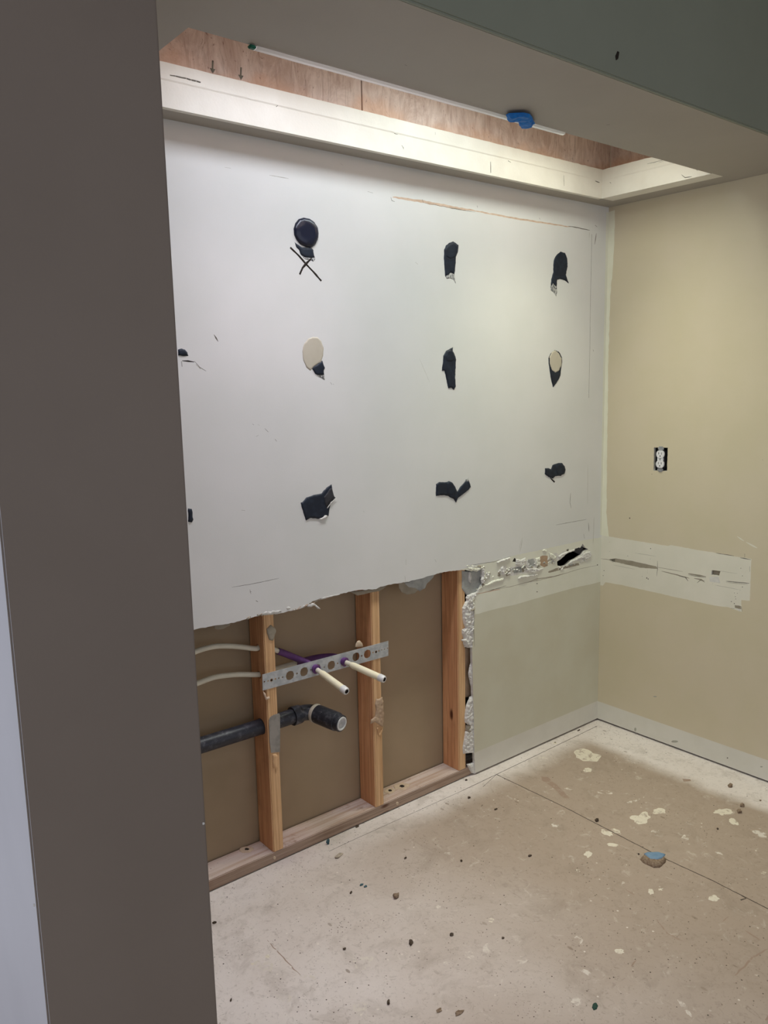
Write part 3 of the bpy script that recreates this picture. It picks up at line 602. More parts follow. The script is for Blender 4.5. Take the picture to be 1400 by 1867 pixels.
# blue tape
tp = rag(SOFF.px([(445, 287), (455, 281), (510, 279), (532, 284), (541, 298), (550, 320), (530, 328), (505, 336), (494, 326), (488, 306), (468, 303), (450, 306)], 700, 60, 2), .006, .0012, True, 3)
tape = relief('masking_tape', SOFF, tp, .007, M['tape'], None, .006, .007, .9, 38, .008, 5, under=.0008, smooth=False)
tag(tape, 'crumpled scrap of blue painters tape stuck at the near edge of the ceiling opening', 'tape')
nk = relief('stain_mark', Frame((0, -.8622, 0), (1, 0, 0), (0, 0, 1)), [Frame((0, -.8622, 0), (1, 0, 0), (0, 0, 1)).at(700+a/2, 60+b/2) for a, b in [(850, 67), (857, 70), (852, 96), (845, 100), (843, 84), (847, 76)]], .0015, M['dark'], bh, .003, .002, base=.0006)
nk['label'] = 'small dark nick in the paint'

# ------------------------------------------------------------------ framing
def boolcut(o, cutters):
    for c in cutters:
        m = o.modifiers.new('cut', 'BOOLEAN'); m.object = c; m.operation = 'DIFFERENCE'; m.solver = 'EXACT'
    dg = bpy.context.evaluated_depsgraph_get(); dg.update()
    me = bpy.data.meshes.new_from_object(o.evaluated_get(dg)); o.modifiers.clear(); old = o.data; o.data = me; bpy.data.meshes.remove(old)
    for c in cutters: bpy.data.objects.remove(c)
def stud(x0, x1, label, holes=()):
    bm = bmesh.new(); bmbox(bm, (x0, .0122, .0382), (x1, .1010, 2.17)); bmesh.ops.bevel(bm, geom=[e for e in bm.edges if abs(e.verts[0].co.z-e.verts[1].co.z) > 1], offset=.003, segments=3, affect='EDGES')
    bmesh.ops.subdivide_edges(bm, edges=[e for e in bm.edges if abs(e.verts[0].co.z-e.verts[1].co.z) > 1], cuts=60)
    for v in bm.verts: v.co.x += .0012*noise.noise(Vector((x0*9, v.co.z*2, 0)))+.0004*noise.noise(Vector((v.co.y*50, v.co.z*30, x0)))
    for f in bm.faces:
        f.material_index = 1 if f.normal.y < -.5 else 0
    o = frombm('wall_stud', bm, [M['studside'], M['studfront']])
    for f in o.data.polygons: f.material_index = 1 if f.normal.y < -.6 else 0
    if holes:
        cs_ = [tube('cutter', [(x0-.02, y, z), (x1+.02, y, z)], r, [M['studside']], None, 28) for y, z, r in holes]; boolcut(o, cs_)
    return tag(o, label, 'stud', 'wall studs in the opening')
PZ = .447
s1 = stud(-1.667, -1.629, 'wooden wall stud nearest the left pillar, drilled for the black drain pipe', [(.055, PZ, .0262), (.052, .704, .0125), (.052, .617, .0125)])
s2 = stud(-1.253, -1.215, 'middle wooden wall stud, with a hanging scrap of tan paper below the metal strip')
s3 = stud(-.847, -.809, 'right-hand wooden wall stud beside the broken white drywall edge')
bm = bmesh.new(); bmbox(bm, (XL+.001, .0122, .0030), (-.001, .1010, .038), .002)
pl = frombm('bottom_plate', bm, [M['plateface'], M['platetop']])
for f in pl.data.polygons: f.material_index = 1 if f.normal.z > .6 else 0
tag(pl, 'dusty wooden bottom plate lying on the floor under the studs', 'lumber')
PT = Frame((0, 0, .038), (1, 0, 0), (0, 1, 0))
def plate_mark(x, y, rx, ry, label):
    o = relief('dried_sealant', PT, ell(PT, x, y, rx, ry, -.1, 24, .15, x), .0012, M['sealant'], None, .004, .004, .3, 100, .0002)
    h = relief('hole_shadow', PT, ell(PT, x+1, y, rx*.33, ry*.36, 0, 16, .2, x+2), .0008, M['dark'], o, .002, .002, base=.0014); h['label'] = 'dark hole in the middle'
    tag(o, label, 'sealant', 'sealant rings on the bottom plate')
plate_mark(449, 1549, 13, 6, 'flat ring of dried sealant with dark hole on the plate, left of the drilled stud')
plate_mark(732, 1434, 14, 6.5, 'larger ring of dried sealant with dark hole on the plate, right of the middle stud')
plate_mark(710, 1442, 9.5, 5.5, 'smaller ring of dried sealant on the plate against the middle stud')
PF = STUDF
for x, y, l in [(500, 1564, 'small round dent plugged pale in the front of the plate below the drilled stud'), (724, 1465, 'small round dent in the front of the plate right of the middle stud')]:
    o = relief('nail_head', PF, ell(PF, x, y, 2.6, 3.2, 0, 14, .1, x), .0014, M['sealant'], pl, .002, .002, base=.0002); o['label'] = l
# lumber crayon / wood damage on stud 1
def scrap(name, fr, pts, c, h, mat, label, cat, parent=None, base=0, rough=.4, edge=.003, step=.004, seed=1, under=.0004, ra=.0016):
    o = relief(name, fr, rag(fr.px(pts, *c), .004, ra, True, seed), h, M[mat], parent, edge, step, rough, 110, base, seed, under)
    if cat: tag(o, label, cat)
    elif label: o['label'] = label
    return o
scrap('torn_paper', STUDF, [(512, 480), (540, 452), (572, 470), (580, 500), (570, 530), (560, 560), (535, 556), (522, 530)], C7, .002, 'greypaper', 'grey torn paper patch high on the front of the drilled stud', 'paper scrap', base=.0004, seed=4)
scrap('torn_paper', STUDF, [(1268, 958), (1285, 962), (1310, 948), (1318, 975), (1318, 1040), (1322, 1060), (1320, 1120), (1312, 1155), (1290, 1140), (1262, 1120), (1228, 1135), (1232, 1105), (1262, 1080), (1268, 1040), (1262, 1000)], C7, .003, 'tanpaper', 'large hanging tan scrap of torn paper on the middle stud', 'paper scrap', base=.0012, seed=6, rough=.8)
scrap('wood_splinter', STUDF, [(1270, 1160), (1288, 1150), (1290, 1205), (1308, 1165), (1318, 1150), (1308, 1215), (1295, 1225), (1285, 1215)], C7, .003, 'studfront', 'split sliver of wood on the middle stud under the paper scrap', 'splinter', base=.0003, seed=7)
scrap('wood_splinter', STUDF, [(552, 1345), (575, 1340), (590, 1350), (592, 1420), (580, 1480), (572, 1440), (560, 1440), (553, 1400)], C7, .003, 'studfront', 'long torn sliver of wood on the drilled stud just below the grey plate', 'splinter', base=.0003, seed=8)
scrap('torn_paper', STUDF, [(488, 905), (497, 915), (515, 948), (532, 945), (536, 960), (508, 968), (495, 940)], C7, .003, 'tornline', 'small curled tan paper scrap on the drilled stud under the metal strip end', 'paper scrap', base=.0006, seed=9)
scrap('torn_paper', STUDF, [(1146, 566), (1160, 560), (1180, 580), (1186, 603), (1132, 608), (1135, 585)], C7, .004, 'sealant', 'pale lump behind the top edge of the metal strip by the middle stud', 'paper scrap', base=-.0045, seed=10)
# scraps hanging under the cut edge of the wall (rear paper of the board)
scrap('torn_paper', STUDF, [(150, 450), (275, 432), (262, 455), (225, 478), (180, 486), (155, 476)], C7, .001, 'greypaper', 'small grey paper tongue under the cut wall edge beside the left pillar', 'paper scrap', base=-.0012, seed=11)
scrap('torn_paper', STUDF, [(210, 180), (300, 165), (420, 140), (400, 225), (340, 278), (280, 286), (235, 268), (215, 235)], C1, .001, 'greypaper', 'larger tan paper tongue under the cut wall edge between the middle and right studs', 'paper scrap', base=-.0022, seed=12)
scrap('torn_paper', STUDF, [(255, 190), (380, 150), (500, 112), (488, 150), (440, 195), (420, 235), (378, 258), (340, 232), (290, 225)], C1, .001, 'greygyp', 'pale grey paper tongue in front of the larger tan one, under the cut edge', 'paper scrap', base=-.0006, seed=13)
scrap('torn_paper', STUDF, [(1095, 225), (1230, 205), (1350, 180), (1300, 215), (1220, 232), (1140, 250)], C7, .001, 'greypaper', 'thin grey paper tongue under the cut edge at the middle stud top', 'paper scrap', base=.0002, seed=14)
fl = scrap('drywall_flake', BACK, [(795, 326), (820, 300), (842, 300), (868, 322), (888, 342), (868, 340), (845, 318), (825, 328)], C7, .004, 'gypsum', 'bright white flake sticking out of the cut wall edge between left and middle studs', 'flake', base=-.001, seed=15, rough=1.5)
for i, (pts, s) in enumerate([([(475, 380), (505, 358), (560, 352), (615, 348), (600, 372), (545, 382), (500, 386)], 3), ([(900, 262), (985, 240), (1025, 236), (1020, 244), (930, 268), (880, 278)], 5), ([(645, 335), (665, 322), (690, 335), (660, 352)], 7)]):
    o = relief('broken_gypsum', BACK, rag(bpx(pts, C7), .004, .0015, True, s), .0022, M['gypsum'], wall_back, .003, .004, .8, 150, -.001, s)
# broken board edge beside the right stud
G1 = Frame((0, .010, 0), (1, 0, 0), (0, 0, 1))
lump = [([(722, 92), (765, 96), (800, 100), (860, 76), (892, 62), (886, 140), (898, 180), (880, 215), (840, 275), (790, 285), (762, 292), (722, 236)], .002, 'greygyp', .3, 'grey dished gypsum'),
        ([(762, 290), (800, 272), (835, 262), (872, 226), (890, 205), (870, 250), (835, 292), (812, 330), (808, 380), (818, 440), (815, 540), (806, 640), (802, 720), (770, 716), (742, 712), (732, 680), (735, 640), (722, 600), (722, 572), (750, 555), (735, 520), (728, 480), (726, 395), (745, 350), (758, 335), (752, 310)], .009, 'gypsum', .9, None),
        ([(800, 822), (808, 830), (812, 1110), (800, 1120), (796, 1040), (782, 980), (774, 920), (785, 860)], .007, 'gypsum', .6, None),
        ([(782, 1115), (812, 1105), (820, 1300), (820, 1500), (815, 1566), (760, 1572), (732, 1576), (728, 1535), (740, 1450), (748, 1400), (780, 1350), (745, 1322), (745, 1260), (755, 1190)], .008, 'gypsum', .9, None),
        ([(756, 1345), (785, 1330), (795, 1395), (762, 1412), (750, 1380)], .0085, 'greypaper', .3, None),
        ([(758, 1660), (790, 1650), (822, 1642), (828, 1738), (800, 1732), (782, 1705)], .008, 'gypsum', .9, None)]
for i, (pts, h, mt, rg, lb) in enumerate(lump):
    o = relief('broken_gypsum', G1, rag(G1.px(pts, *C1), .005, .0016, True, 40+i), h, M[mt], wall_back, .006, .004, rg*.6, 100, -.0015, 40+i, under=.0006, smooth=False)
    if lb: o['label'] = lb
o = relief('torn_flake', G1, rag(G1.px([(712, 652), (735, 640), (762, 655), (750, 670), (728, 668)], *C1), .004, .001), .012, M['gypsum'], wall_back, .004, .003, .8, 150, .001, 3)
o = relief('torn_flake', G1, rag(G1.px([(772, 100), (788, 100), (790, 150), (786, 190), (775, 180), (768, 140)], *C1), .004, .001), .005, M['gypsum'], wall_back, .003, .003, .8, 150, .001, 3)
scrap('torn_paper', Frame((0, .03, 0), (1, 0, 0), (0, 0, 1)), [(722, 720), (798, 712), (806, 830), (800, 1000), (800, 1112), (742, 1118), (735, 1060), (722, 1000)], C1, .001, 'tanpaper', 'strip of tan board paper behind the broken edge, right of the right-hand stud', 'paper scrap', seed=51)
# dark sheet added for the deep shade in the closed bay beside the right stud
tag(box('bay_shade_sheet', (-.808, .094, .0385), (-.02, .1005, 2.1), [M['dark']]), 'added dark sheet for the shade deep inside the wall, right of the last stud', 'sheeting')
# lumps of gypsum and slivers in the damaged band
for i, (pts, h, mt) in enumerate([([(398, 212), (420, 192), (470, 178), (515, 165), (512, 178), (460, 200), (405, 216)], .006, 'gypsum'), ([(578, 350), (600, 325), (660, 322), (740, 308), (738, 322), (660, 335), (590, 352)], .006, 'gypsum'),
                                  ([(560, 180), (600, 190), (640, 170), (650, 230), (600, 250), (560, 230)], .004, 'gypsum'), ([(430, 262), (450, 240), (470, 300), (475, 330), (445, 318)], .005, 'gypsum'),
                                  ([(650, 262), (700, 256), (760, 262), (800, 262), (740, 290), (700, 305), (655, 292)], .005, 'gypsum'), ([(725, 180), (765, 165), (768, 230), (735, 250)], .004, 'bandb'), ([(840, 130), (880, 140), (905, 165), (880, 190), (850, 175)], .005, 'bandb'),
                                  ([(1005, 222), (1030, 192), (1080, 176), (1120, 155), (1115, 170), (1070, 195), (1025, 222)], .006, 'gypsum'), ([(1130, 140), (1165, 118), (1195, 118), (1205, 150), (1190, 175), (1150, 190), (1120, 175)], .004, 'gypsum'),
                                  ([(920, 160), (960, 130), (1000, 118), (1060, 98), (1062, 112), (1010, 130), (980, 146), (930, 190)], .005, 'gypsum'), ([(780, 115), (800, 100), (840, 108), (810, 122)], .004, 'bandb'), ([(270, 415), (320, 395), (360, 368), (430, 350), (470, 335), (440, 370), (380, 385), (330, 405)], .004, 'bandb'),
                                  ([(655, 195), (662, 190), (668, 240), (700, 262), (680, 262), (655, 245)], .004, 'gypsum'), ([(268, 262), (290, 258), (294, 320), (292, 370), (270, 400), (262, 360), (275, 330)], .006, 'gypsum'), ([(150, 250), (230, 262), (290, 240), (288, 258), (230, 292), (160, 275)], .004, 'bandb')]):
    relief('broken_gypsum', BACK, rag(bpx(pts, C2), .004, .0016, True, 60+i), h, M[mt], wall_back, .005, .003, .6, 130, -.0002, 60+i, smooth=False)

def crumbs(name, fr, line, c, n, wide, mats, parent, label, sz=(.002, .007), hh=(.001, .005), base=0):
    path = [Vector(fr.at(c[0]+a/c[2], c[1]+b/c[2])) for a, b in line]; objs = []
    for k in range(n):
        t_ = R.random()*(len(path)-1); i_ = min(int(t_), len(path)-2); p = path[i_].lerp(path[i_+1], t_-i_)+Vector((0, R.uniform(-wide, wide)))
        w_, h_ = R.uniform(*sz)*R.choice((1, 1, 2.2)), R.uniform(*sz)*.7; a = R.uniform(-.3, .9); m = R.randint(5, 8); pl_ = []
        for q in range(m):
            an = 2*math.pi*q/m+R.uniform(-.3, .3); u_, v_ = w_*math.cos(an)*R.uniform(.7, 1.2), h_*math.sin(an)*R.uniform(.7, 1.2)
            pl_.append((p.x+u_*math.cos(a)-v_*math.sin(a), p.y+u_*math.sin(a)+v_*math.cos(a)))
        if fr is BACK and inside((p.x, p.y), hole): continue
        objs.append((relief('x', fr, rag(pl_, .002, .0006, True, k), R.uniform(*hh), M[R.choice(mats)], None, .003, .003, .6, 150, base, k, smooth=False)))
    mm = [M[x] for x in dict.fromkeys(mats)]; bm = bmesh.new()
    for o_ in objs:
        n0 = len(bm.faces); bm.from_mesh(o_.data); bm.faces.ensure_lookup_table(); mi = mm.index(o_.data.materials[0])
        for f_ in bm.faces[n0:]: f_.material_index = mi
        me = o_.data; bpy.data.objects.remove(o_); bpy.data.meshes.remove(me)
    o = frombm(name, bm, mm, parent); o['kind'] = 'stuff'; o['label'] = label; return o
crumbs('gypsum_crumbs', BACK, [(290, 330), (430, 300), (560, 270), (700, 240), (840, 200), (900, 190)], C2, 90, .012, ['gypsum', 'gypsum', 'bandb', 'greygyp', 'greypaper'], wall_back, 'torn bits of gypsum and paper in the damaged band')
crumbs('gypsum_crumbs', BACK, [(880, 190), (960, 150), (1060, 105), (1130, 80), (1200, 120), (1160, 190), (1060, 220), (930, 262)], C2, 60, .006, ['gypsum', 'gypsum', 'greygyp', 'bandb'], wall_back, 'torn bits of gypsum round the dark hole')
crumbs('gypsum_crumbs', BACK, [(150, 245), (290, 250), (300, 380), (250, 440), (210, 500), (195, 640), (195, 900)], C2, 60, .004, ['gypsum', 'bandb', 'greypaper'], wall_back, 'torn bits along the broken board edge')
crumbs('gypsum_crumbs', BACK, [(380, 408), (470, 380), (560, 366), (700, 345), (830, 300), (960, 250)], C7, 40, .003, ['gypsum', 'tornline', 'greypaper'], wall_back, 'torn bits along the cut lower edge', (.0015, .004), (.001, .003))

# ------------------------------------------------------------------ black adhesive patches on the back wall
S3 = (480, 370, 3.5); S4 = (700, 320, 3.182); S5 = (300, 560, 3.5); S6 = (760, 740, 3.684)
GR = 'black adhesive patches on the back wall'
def patch(c, pts, label, h=.003, mat='adh', parts=(), ra=.0012, seed=1):
    o = relief('adhesive_patch', BACK, rag(BACK.px(pts, *c), .004, ra, True, seed), h, M[mat], None, .005, .0045, .12, 60, 0, seed)
    tag(o, label, 'adhesive', GR)
    for (nm, pp, hh, mm, bb, lb) in parts:
        q = relief(nm, BACK, rag(BACK.px(pp, *c), .003, .0003 if nm == 'adhesive_dome' else .001, True, seed+2), hh, M[mm], o, .022 if nm == 'adhesive_dome' else .004, .004, .1, 30, bb, seed)
        if lb: q['label'] = lb
    return o
patch(S3, [(200, 250), (215, 262), (250, 285), (300, 285), (318, 300), (322, 330), (330, 350), (300, 352), (262, 348), (240, 330), (228, 300), (212, 285)], 'large round glossy black adhesive blob above the drawn cross, top row left', .002, 'adh',
      [('adhesive_dome', [(258, 93), (295, 100), (325, 122), (345, 155), (353, 195), (348, 235), (330, 270), (310, 285), (270, 282), (235, 265), (212, 238), (196, 205), (193, 165), (203, 130), (225, 103)], .010, 'adhg', .0, 'glossy round dome'),
       ('smear_fringe', [(240, 330), (262, 348), (300, 352), (330, 350), (330, 362), (318, 375), (300, 362), (280, 362), (262, 358)], .0008, 'smear', .0, 'streaky lower fringe')], seed=2)
patch(S3, [(1185, 255), (1210, 246), (1245, 268), (1243, 310), (1228, 345), (1228, 380), (1222, 440), (1218, 455), (1195, 445), (1180, 460), (1160, 470), (1155, 400), (1152, 350), (1153, 300), (1165, 272)], 'tall black adhesive patch in the top row, middle of three', parts=[('smear_fringe', [(1160, 466), (1180, 458), (1195, 445), (1218, 452), (1222, 480), (1228, 515), (1212, 490), (1190, 482), (1170, 485)], .0006, 'smear', 0, 'streaky lower fringe'), ('upper_lobe', [(1190, 262), (1215, 256), (1238, 275), (1236, 310), (1222, 345), (1190, 360), (1162, 340), (1160, 300), (1172, 275)], .0015, 'adh', .0028, None)], seed=3)
patch(S4, [(1000, 460), (1025, 442), (1050, 450), (1063, 480), (1064, 530), (1055, 575), (1062, 600), (1072, 626), (1050, 610), (1020, 600), (1003, 606), (1002, 650), (990, 640), (980, 625), (966, 650), (970, 600), (982, 560), (981, 520), (986, 485)], 'oval black adhesive patch with two trailing legs, top row right', parts=[('smear_fringe', [(966, 648), (980, 625), (1002, 640), (1003, 680), (998, 702), (985, 680), (966, 665)], .0006, 'smear', 0, 'streaky lower fringe')], seed=4)
patch(S5, [(85, 270), (110, 264), (130, 270), (145, 288), (152, 312), (120, 312), (85, 308)], 'black adhesive patch half hidden behind the left pillar, middle row', seed=5)
patch(S3, [(345, 1030), (375, 1006), (392, 1052), (385, 1070), (388, 1095), (370, 1100), (350, 1100), (330, 1090), (312, 1060), (325, 1040)], 'beige oval spot with black adhesive tail, middle row left', parts=[
    ('bare_oval', [(315, 855), (345, 858), (368, 880), (384, 925), (380, 975), (366, 1020), (345, 1028), (312, 1058), (300, 1070), (275, 1050), (255, 1005), (248, 950), (258, 900), (285, 868)], .0012, 'beigeoval', 0, 'smooth beige oval'),
    ('smear_fringe', [(345, 1092), (385, 1085), (392, 1132), (372, 1118), (352, 1112)], .0006, 'smear', 0, 'streaky lower fringe')], seed=6)
patch(S3, [(1165, 945), (1190, 930), (1210, 920), (1208, 945), (1220, 965), (1230, 1000), (1226, 1060), (1224, 1120), (1228, 1170), (1216, 1195), (1200, 1180), (1180, 1182), (1172, 1150), (1162, 1100), (1155, 1070), (1138, 1072), (1145, 1020), (1148, 975)], 'tall narrow black adhesive patch directly below the top middle one', parts=[('upper_lobe', [(1175, 945), (1200, 938), (1216, 970), (1222, 1000), (1200, 1015), (1165, 1010), (1158, 975)], .0015, 'adh', .0026, None)], seed=7)
patch(S4, [(965, 1035), (990, 1012), (1015, 1022), (1032, 1055), (1034, 1085), (1026, 1130), (1024, 1160), (1010, 1190), (980, 1230), (968, 1180), (962, 1140), (955, 1090), (953, 1060)], 'black-rimmed beige oval spot with pointed black tail, middle row right', .0022, parts=[
    ('bare_oval', [(975, 1022), (992, 1015), (1012, 1030), (1028, 1060), (1028, 1100), (1012, 1135), (990, 1146), (970, 1128), (958, 1095), (957, 1055)], .0014, 'beigeoval', .0016, 'smooth beige oval')], seed=8)
patch(S5, [(150, 1286), (172, 1288), (178, 1310), (177, 1340), (182, 1355), (175, 1372), (150, 1370)], 'sliver of black adhesive at the left pillar edge, lower row', seed=9)
patch(S5, [(868, 1248), (880, 1245), (905, 1215), (950, 1198), (1000, 1190), (1030, 1155), (1065, 1130), (1070, 1160), (1080, 1205), (1092, 1216), (1060, 1245), (1052, 1290), (1046, 1330), (1010, 1345), (980, 1352), (930, 1345), (902, 1362), (890, 1325), (875, 1280)], 'large ragged black adhesive patch with upturned corner, lower row left', parts=[
    ('torn_flap', [(1012, 1215), (1045, 1165), (1062, 1150), (1070, 1185), (1080, 1210), (1050, 1245), (1030, 1280), (1020, 1250)], .002, 'boxd', .003, 'greyish lifted flap'), ('flap_edge', stroke_pts := [(1032, 1282), (1055, 1245), (1095, 1216), (1094, 1222), (1060, 1252), (1036, 1284)], .002, 'gypsum', .003, 'pale edge'),
    ('gypsum_crumbs', [(978, 1352), (1000, 1345), (1020, 1325), (1035, 1328), (1030, 1350), (1000, 1358)], .003, 'gypsum', .002, 'white crumbs')], seed=10)
patch(S6, [(128, 525), (150, 512), (195, 512), (215, 505), (238, 515), (258, 545), (270, 575), (290, 545), (325, 505), (350, 505), (362, 545), (345, 565), (300, 600), (275, 620), (262, 650), (245, 625), (205, 605), (180, 600), (155, 602), (127, 606)], 'black adhesive patch shaped like a tick mark, lower row middle', parts=[('upper_lobe', [(196, 515), (218, 508), (238, 520), (256, 548), (262, 590), (235, 600), (200, 592)], .0014, 'adh', .0026, None), ('smear_fringe', [(318, 508), (342, 478), (350, 505), (335, 512)], .0006, 'smear', 0, None)], seed=11)
patch(S6, [(860, 420), (880, 418), (900, 425), (910, 398), (930, 390), (950, 384), (975, 384), (992, 405), (998, 430), (992, 455), (965, 470), (930, 472), (912, 488), (885, 478), (858, 458)], 'small three-lobed black adhesive patch, lower row right', parts=[('upper_lobe', [(932, 400), (960, 388), (985, 402), (994, 432), (975, 460), (945, 464), (930, 440)], .0015, 'adh', .0026, None), ('drip', [(890, 478), (905, 488), (928, 508), (922, 516), (905, 500)], .0015, 'dark', 0, None)], seed=12)
mx = relief('marker_cross', BACK, stroke(BACK, cs([(172, 284), (230, 340), (270, 388), (320, 440), (370, 498)], S3), .0056, .0004, 3, False), .0006, M['dark'], None, .001, .004)
m2 = relief('cross_stroke', BACK, stroke(BACK, cs([(308, 352), (272, 388), (250, 415), (232, 456)], S3), .0060, .0004, 4, False), .0006, M['dark'], mx, .001, .004, base=.0003)
tag(mx, 'dark X drawn on the wall below the large round black blob', 'marking')

# ------------------------------------------------------------------ drain pipe
E0 = Vector((-1.497, .055, PZ)); endp = hit(624, 1320, 1, -.078); sd = (endp-Vector((-1.478, .04, PZ-.003))).normalized()
dr = thing('drain_pipe', (-1.6, .055, PZ), 'black plastic drain pipe passing through the left stud and turning out of the wall', 'pipe')
child(tube('pipe', [(XL+.02, .055, PZ+.003), (-1.9, .055, PZ+.002), (-1.7, .055, PZ), (-1.535, .055, PZ)], .0242, [M['abs']], None, 36), dr)
# elbow: hub then a swept bend towards the room
bend = [Vector((-1.552, .055, PZ)), Vector((-1.535, .055, PZ))]; C0 = Vector((-1.520, .055, PZ))
P3 = Vector((-1.478, .030, PZ-.002))
for i in range(11):
    t_ = i/10; a, b, c = C0, Vector((-1.488, .055, PZ)), P3; bend.append(a.lerp(b, t_).lerp(b.lerp(c, t_), t_))
child(tube('elbow', bend, [.0255]*len(bend), [M['abs']], None, 36), dr)
child(turned('elbow_hub', (-1.552, .055, PZ), (1, 0, 0), [(0, .0245), (0, .0302), (.003, .0308), (.028, .0300), (.032, .0285), (.034, .0255)], [M['abs']]), dr)
st = P3-sd*.002; L = (endp-st).length
g = turned('gasket', st, sd, [(-.004, .0255), (-.003, .0300), (.000, .0312), (.007, .0312), (.010, .0300), (.010, .02)], [M['gasket']]); child(g, dr); g['label'] = 'cream gasket ring'
child(turned('coupling', st, sd, [(.0102, .025), (.0102, .0296), (.014, .0304), (L-.022, .0304), (L-.019, .0296), (L-.018, .0270), (L-.004, .0272), (L-.001, .0262), (L-.001, .0226), (L-.006, .0224), (L-.006, .0)], [M['abs']], None, 40), dr)
tp_ = turned('test_plug', st, sd, [(L-.0058, .0222), (L+.0012, .0222), (L+.0020, .0212), (L+.0020, .0176), (L-.003, .0168), (L-.0035, .006), (L-.0025, .0045), (L-.0025, 0.0005)], [M['ringw'], M['ringg']], None, 40, [0, 0, 0, 0, 1, 1, 1])
child(tp_, dr); tp_['label'] = 'white plug ring closing the pipe end'

# ------------------------------------------------------------------ supply pipes
def supply(path_rear, elbow, end, label):
    e = Vector(end); r0 = Vector(path_rear[-1]); t = thing('supply_pipe', tuple(r0), label, 'pipe', 'cream supply pipes stubbed out of the wall')
    d = (e-Vector(elbow)).normalized(); el = Vector(elbow)
    full = spline(path_rear+[tuple(el), tuple(el+d*.03)], 12)
    child(tube('pipe', full, .0080, [M['pex']], None, 20), t)
    k0 = next(i for i, p in enumerate(full) if p.x > SUP0)
    seg = full[k0:len(full)-8]; 
    ps = tube('bend_support', seg, .0108, [M['purple']], None, 16); child(ps, t); ps['label'] = 'purple bend support'
    cl = turned('clip', el+d*.002, d, [(-.012, .009), (-.012, .0128), (.001, .0134), (.003, .0150), (.006, .0150), (.007, .0088)], [M['purple']], None, 20); child(cl, t); cl['label'] = 'purple clip ring'
    L_ = (e-el).length
    child(turned('sleeve', el, d, [(.030, .0082), (.034, .0098), (.040, .0108), (L_-.022, .0112), (L_-.020, .0090)], [M['sleeve']], None, 24), t)
    cp = turned('end_cap', el, d, [(L_-.022, .0110), (L_-.020, .0122), (L_-.004, .0118), (L_, .0100), (L_, .0068), (L_-.003, .0066), (L_-.003, .0005)], [M['cap'], M['dark']], None, 24, [0, 0, 0, 0, 1, 1]); child(cp, t); cp['label'] = 'milky cap with dark end'
up = [hit(x, y, 1, .052) for x, y in [(330, 1200), (360.6, 1186.5), (389.6, 1178.8), (416, 1177.8), (440, 1179.5), (466, 1182.5)]]
lo = [hit(x, y, 1, .052) for x, y in [(330, 1256), (363, 1244.6), (389.6, 1235), (416, 1231), (440, 1229.5), (466, 1230)]]
h3 = hit(575, 1219, 1, .0095); h5 = hit(627, 1206, 1, .0095)
SUP0 = -1.60
supply([tuple(p) for p in up]+[(-1.648, .052, .704), tuple(hit(512, 1189, 1, .050)), tuple(hit(540, 1200, 1, .048)), tuple(hit(562, 1210, 1, .036))], tuple(h3), tuple(hit(632, 1261, 1, -.15)), 'cream supply pipe stub pointing out through the metal strip, left one above the drain end')
SUP0 = -1.52
supply([tuple(p) for p in lo]+[(-1.648, .052, .617), (-1.60, .060, .618), tuple(hit(550, 1206, 1, .078)), tuple(hit(580, 1199, 1, .078)), tuple(hit(606, 1197, 1, .060)), tuple(hit(620, 1201, 1, .034))], tuple(h5), tuple(hit(701, 1239, 1, -.15)), 'cream supply pipe stub pointing out through the metal strip, right one at the middle stud')

# ------------------------------------------------------------------ perforated metal strip
BR = Frame((0, .0108, 0), (1, 0, 0), (0, 0, 1)); C8 = (460, 1150, 5.0)
def circ(cx, cz, r, n=24, notch=False):
    o = []
    for i in range(n):
        a = 2*math.pi*i/n; rr = r
        if notch and min(abs((a-math.pi/4) % (math.pi/2)), math.pi/2-abs((a-math.pi/4) % (math.pi/2))) < .06: rr = r*1.2
        o.append((cx+rr*math.cos(a), cz+rr*math.sin(a)))
    return o
c_tl, c_tr = BR.px([(92, 400), (1240, 93)], *C8); c_bl, c_br = BR.px([(95, 546), (1240, 228)], *C8)
hs = []
for x, y in [(343, 408), (472, 374), (588, 346), (720, 315), (838, 282), (945, 238), (1049, 212)]:
    u, v = BR.at(460+x/5, 1150+y/5); hs.append(circ(u, v, .0146, 64, True))
for x, y, r in [(110, 465, 5), (143, 458, 5), (175, 450, 10), (209, 440, 6), (241, 432, 5), (276, 424, 5), (407, 390, 6), (533, 358, 5), (655, 332, 5), (778, 297, 6), (997, 230, 6), (1101, 199, 6), (1128, 193, 10), (1153, 184, 6), (1179, 175, 4.5), (1205, 168, 4.5), (1231, 160, 5)]:
    u, v = BR.at(460+x/5, 1150+y/5); hs.append(circ(u, v, r/5/650*1.7, 12))
br = sheet('perforated_strip', BR, [c_tl, c_bl, c_br, c_tr], hs, [], [M['galv']], .0014)
tag(br, 'galvanised perforated metal strip screwed across the left and middle studs', 'bracket')
for x, y in [(175, 450), (1128, 193)]:
    u, v = BR.at(460+x/5, 1150+y/5); s_ = turned('screw', BR.p(u, v, -.0012), (0, -1, 0), [(0, .0030), (.0022, .0030), (.0030, .0020), (.0030, .0005)], [M['dark']], br, 14)
npz = Frame((0, .0116, 0), (1, 0, 0), (0, 0, 1))
o = sheet('nail_plate', npz, rag(npz.px([(530, 1110), (538, 1090), (560, 1074), (600, 1062), (606, 1072), (607, 1200), (606, 1328), (545, 1334), (535, 1260)], *C7), .02, .0004), [], [], [M['nplate']], .0014)
tag(o, 'dull grey metal nail plate on the drilled stud in front of the drain pipe', 'plate'); o.location.y -= .001

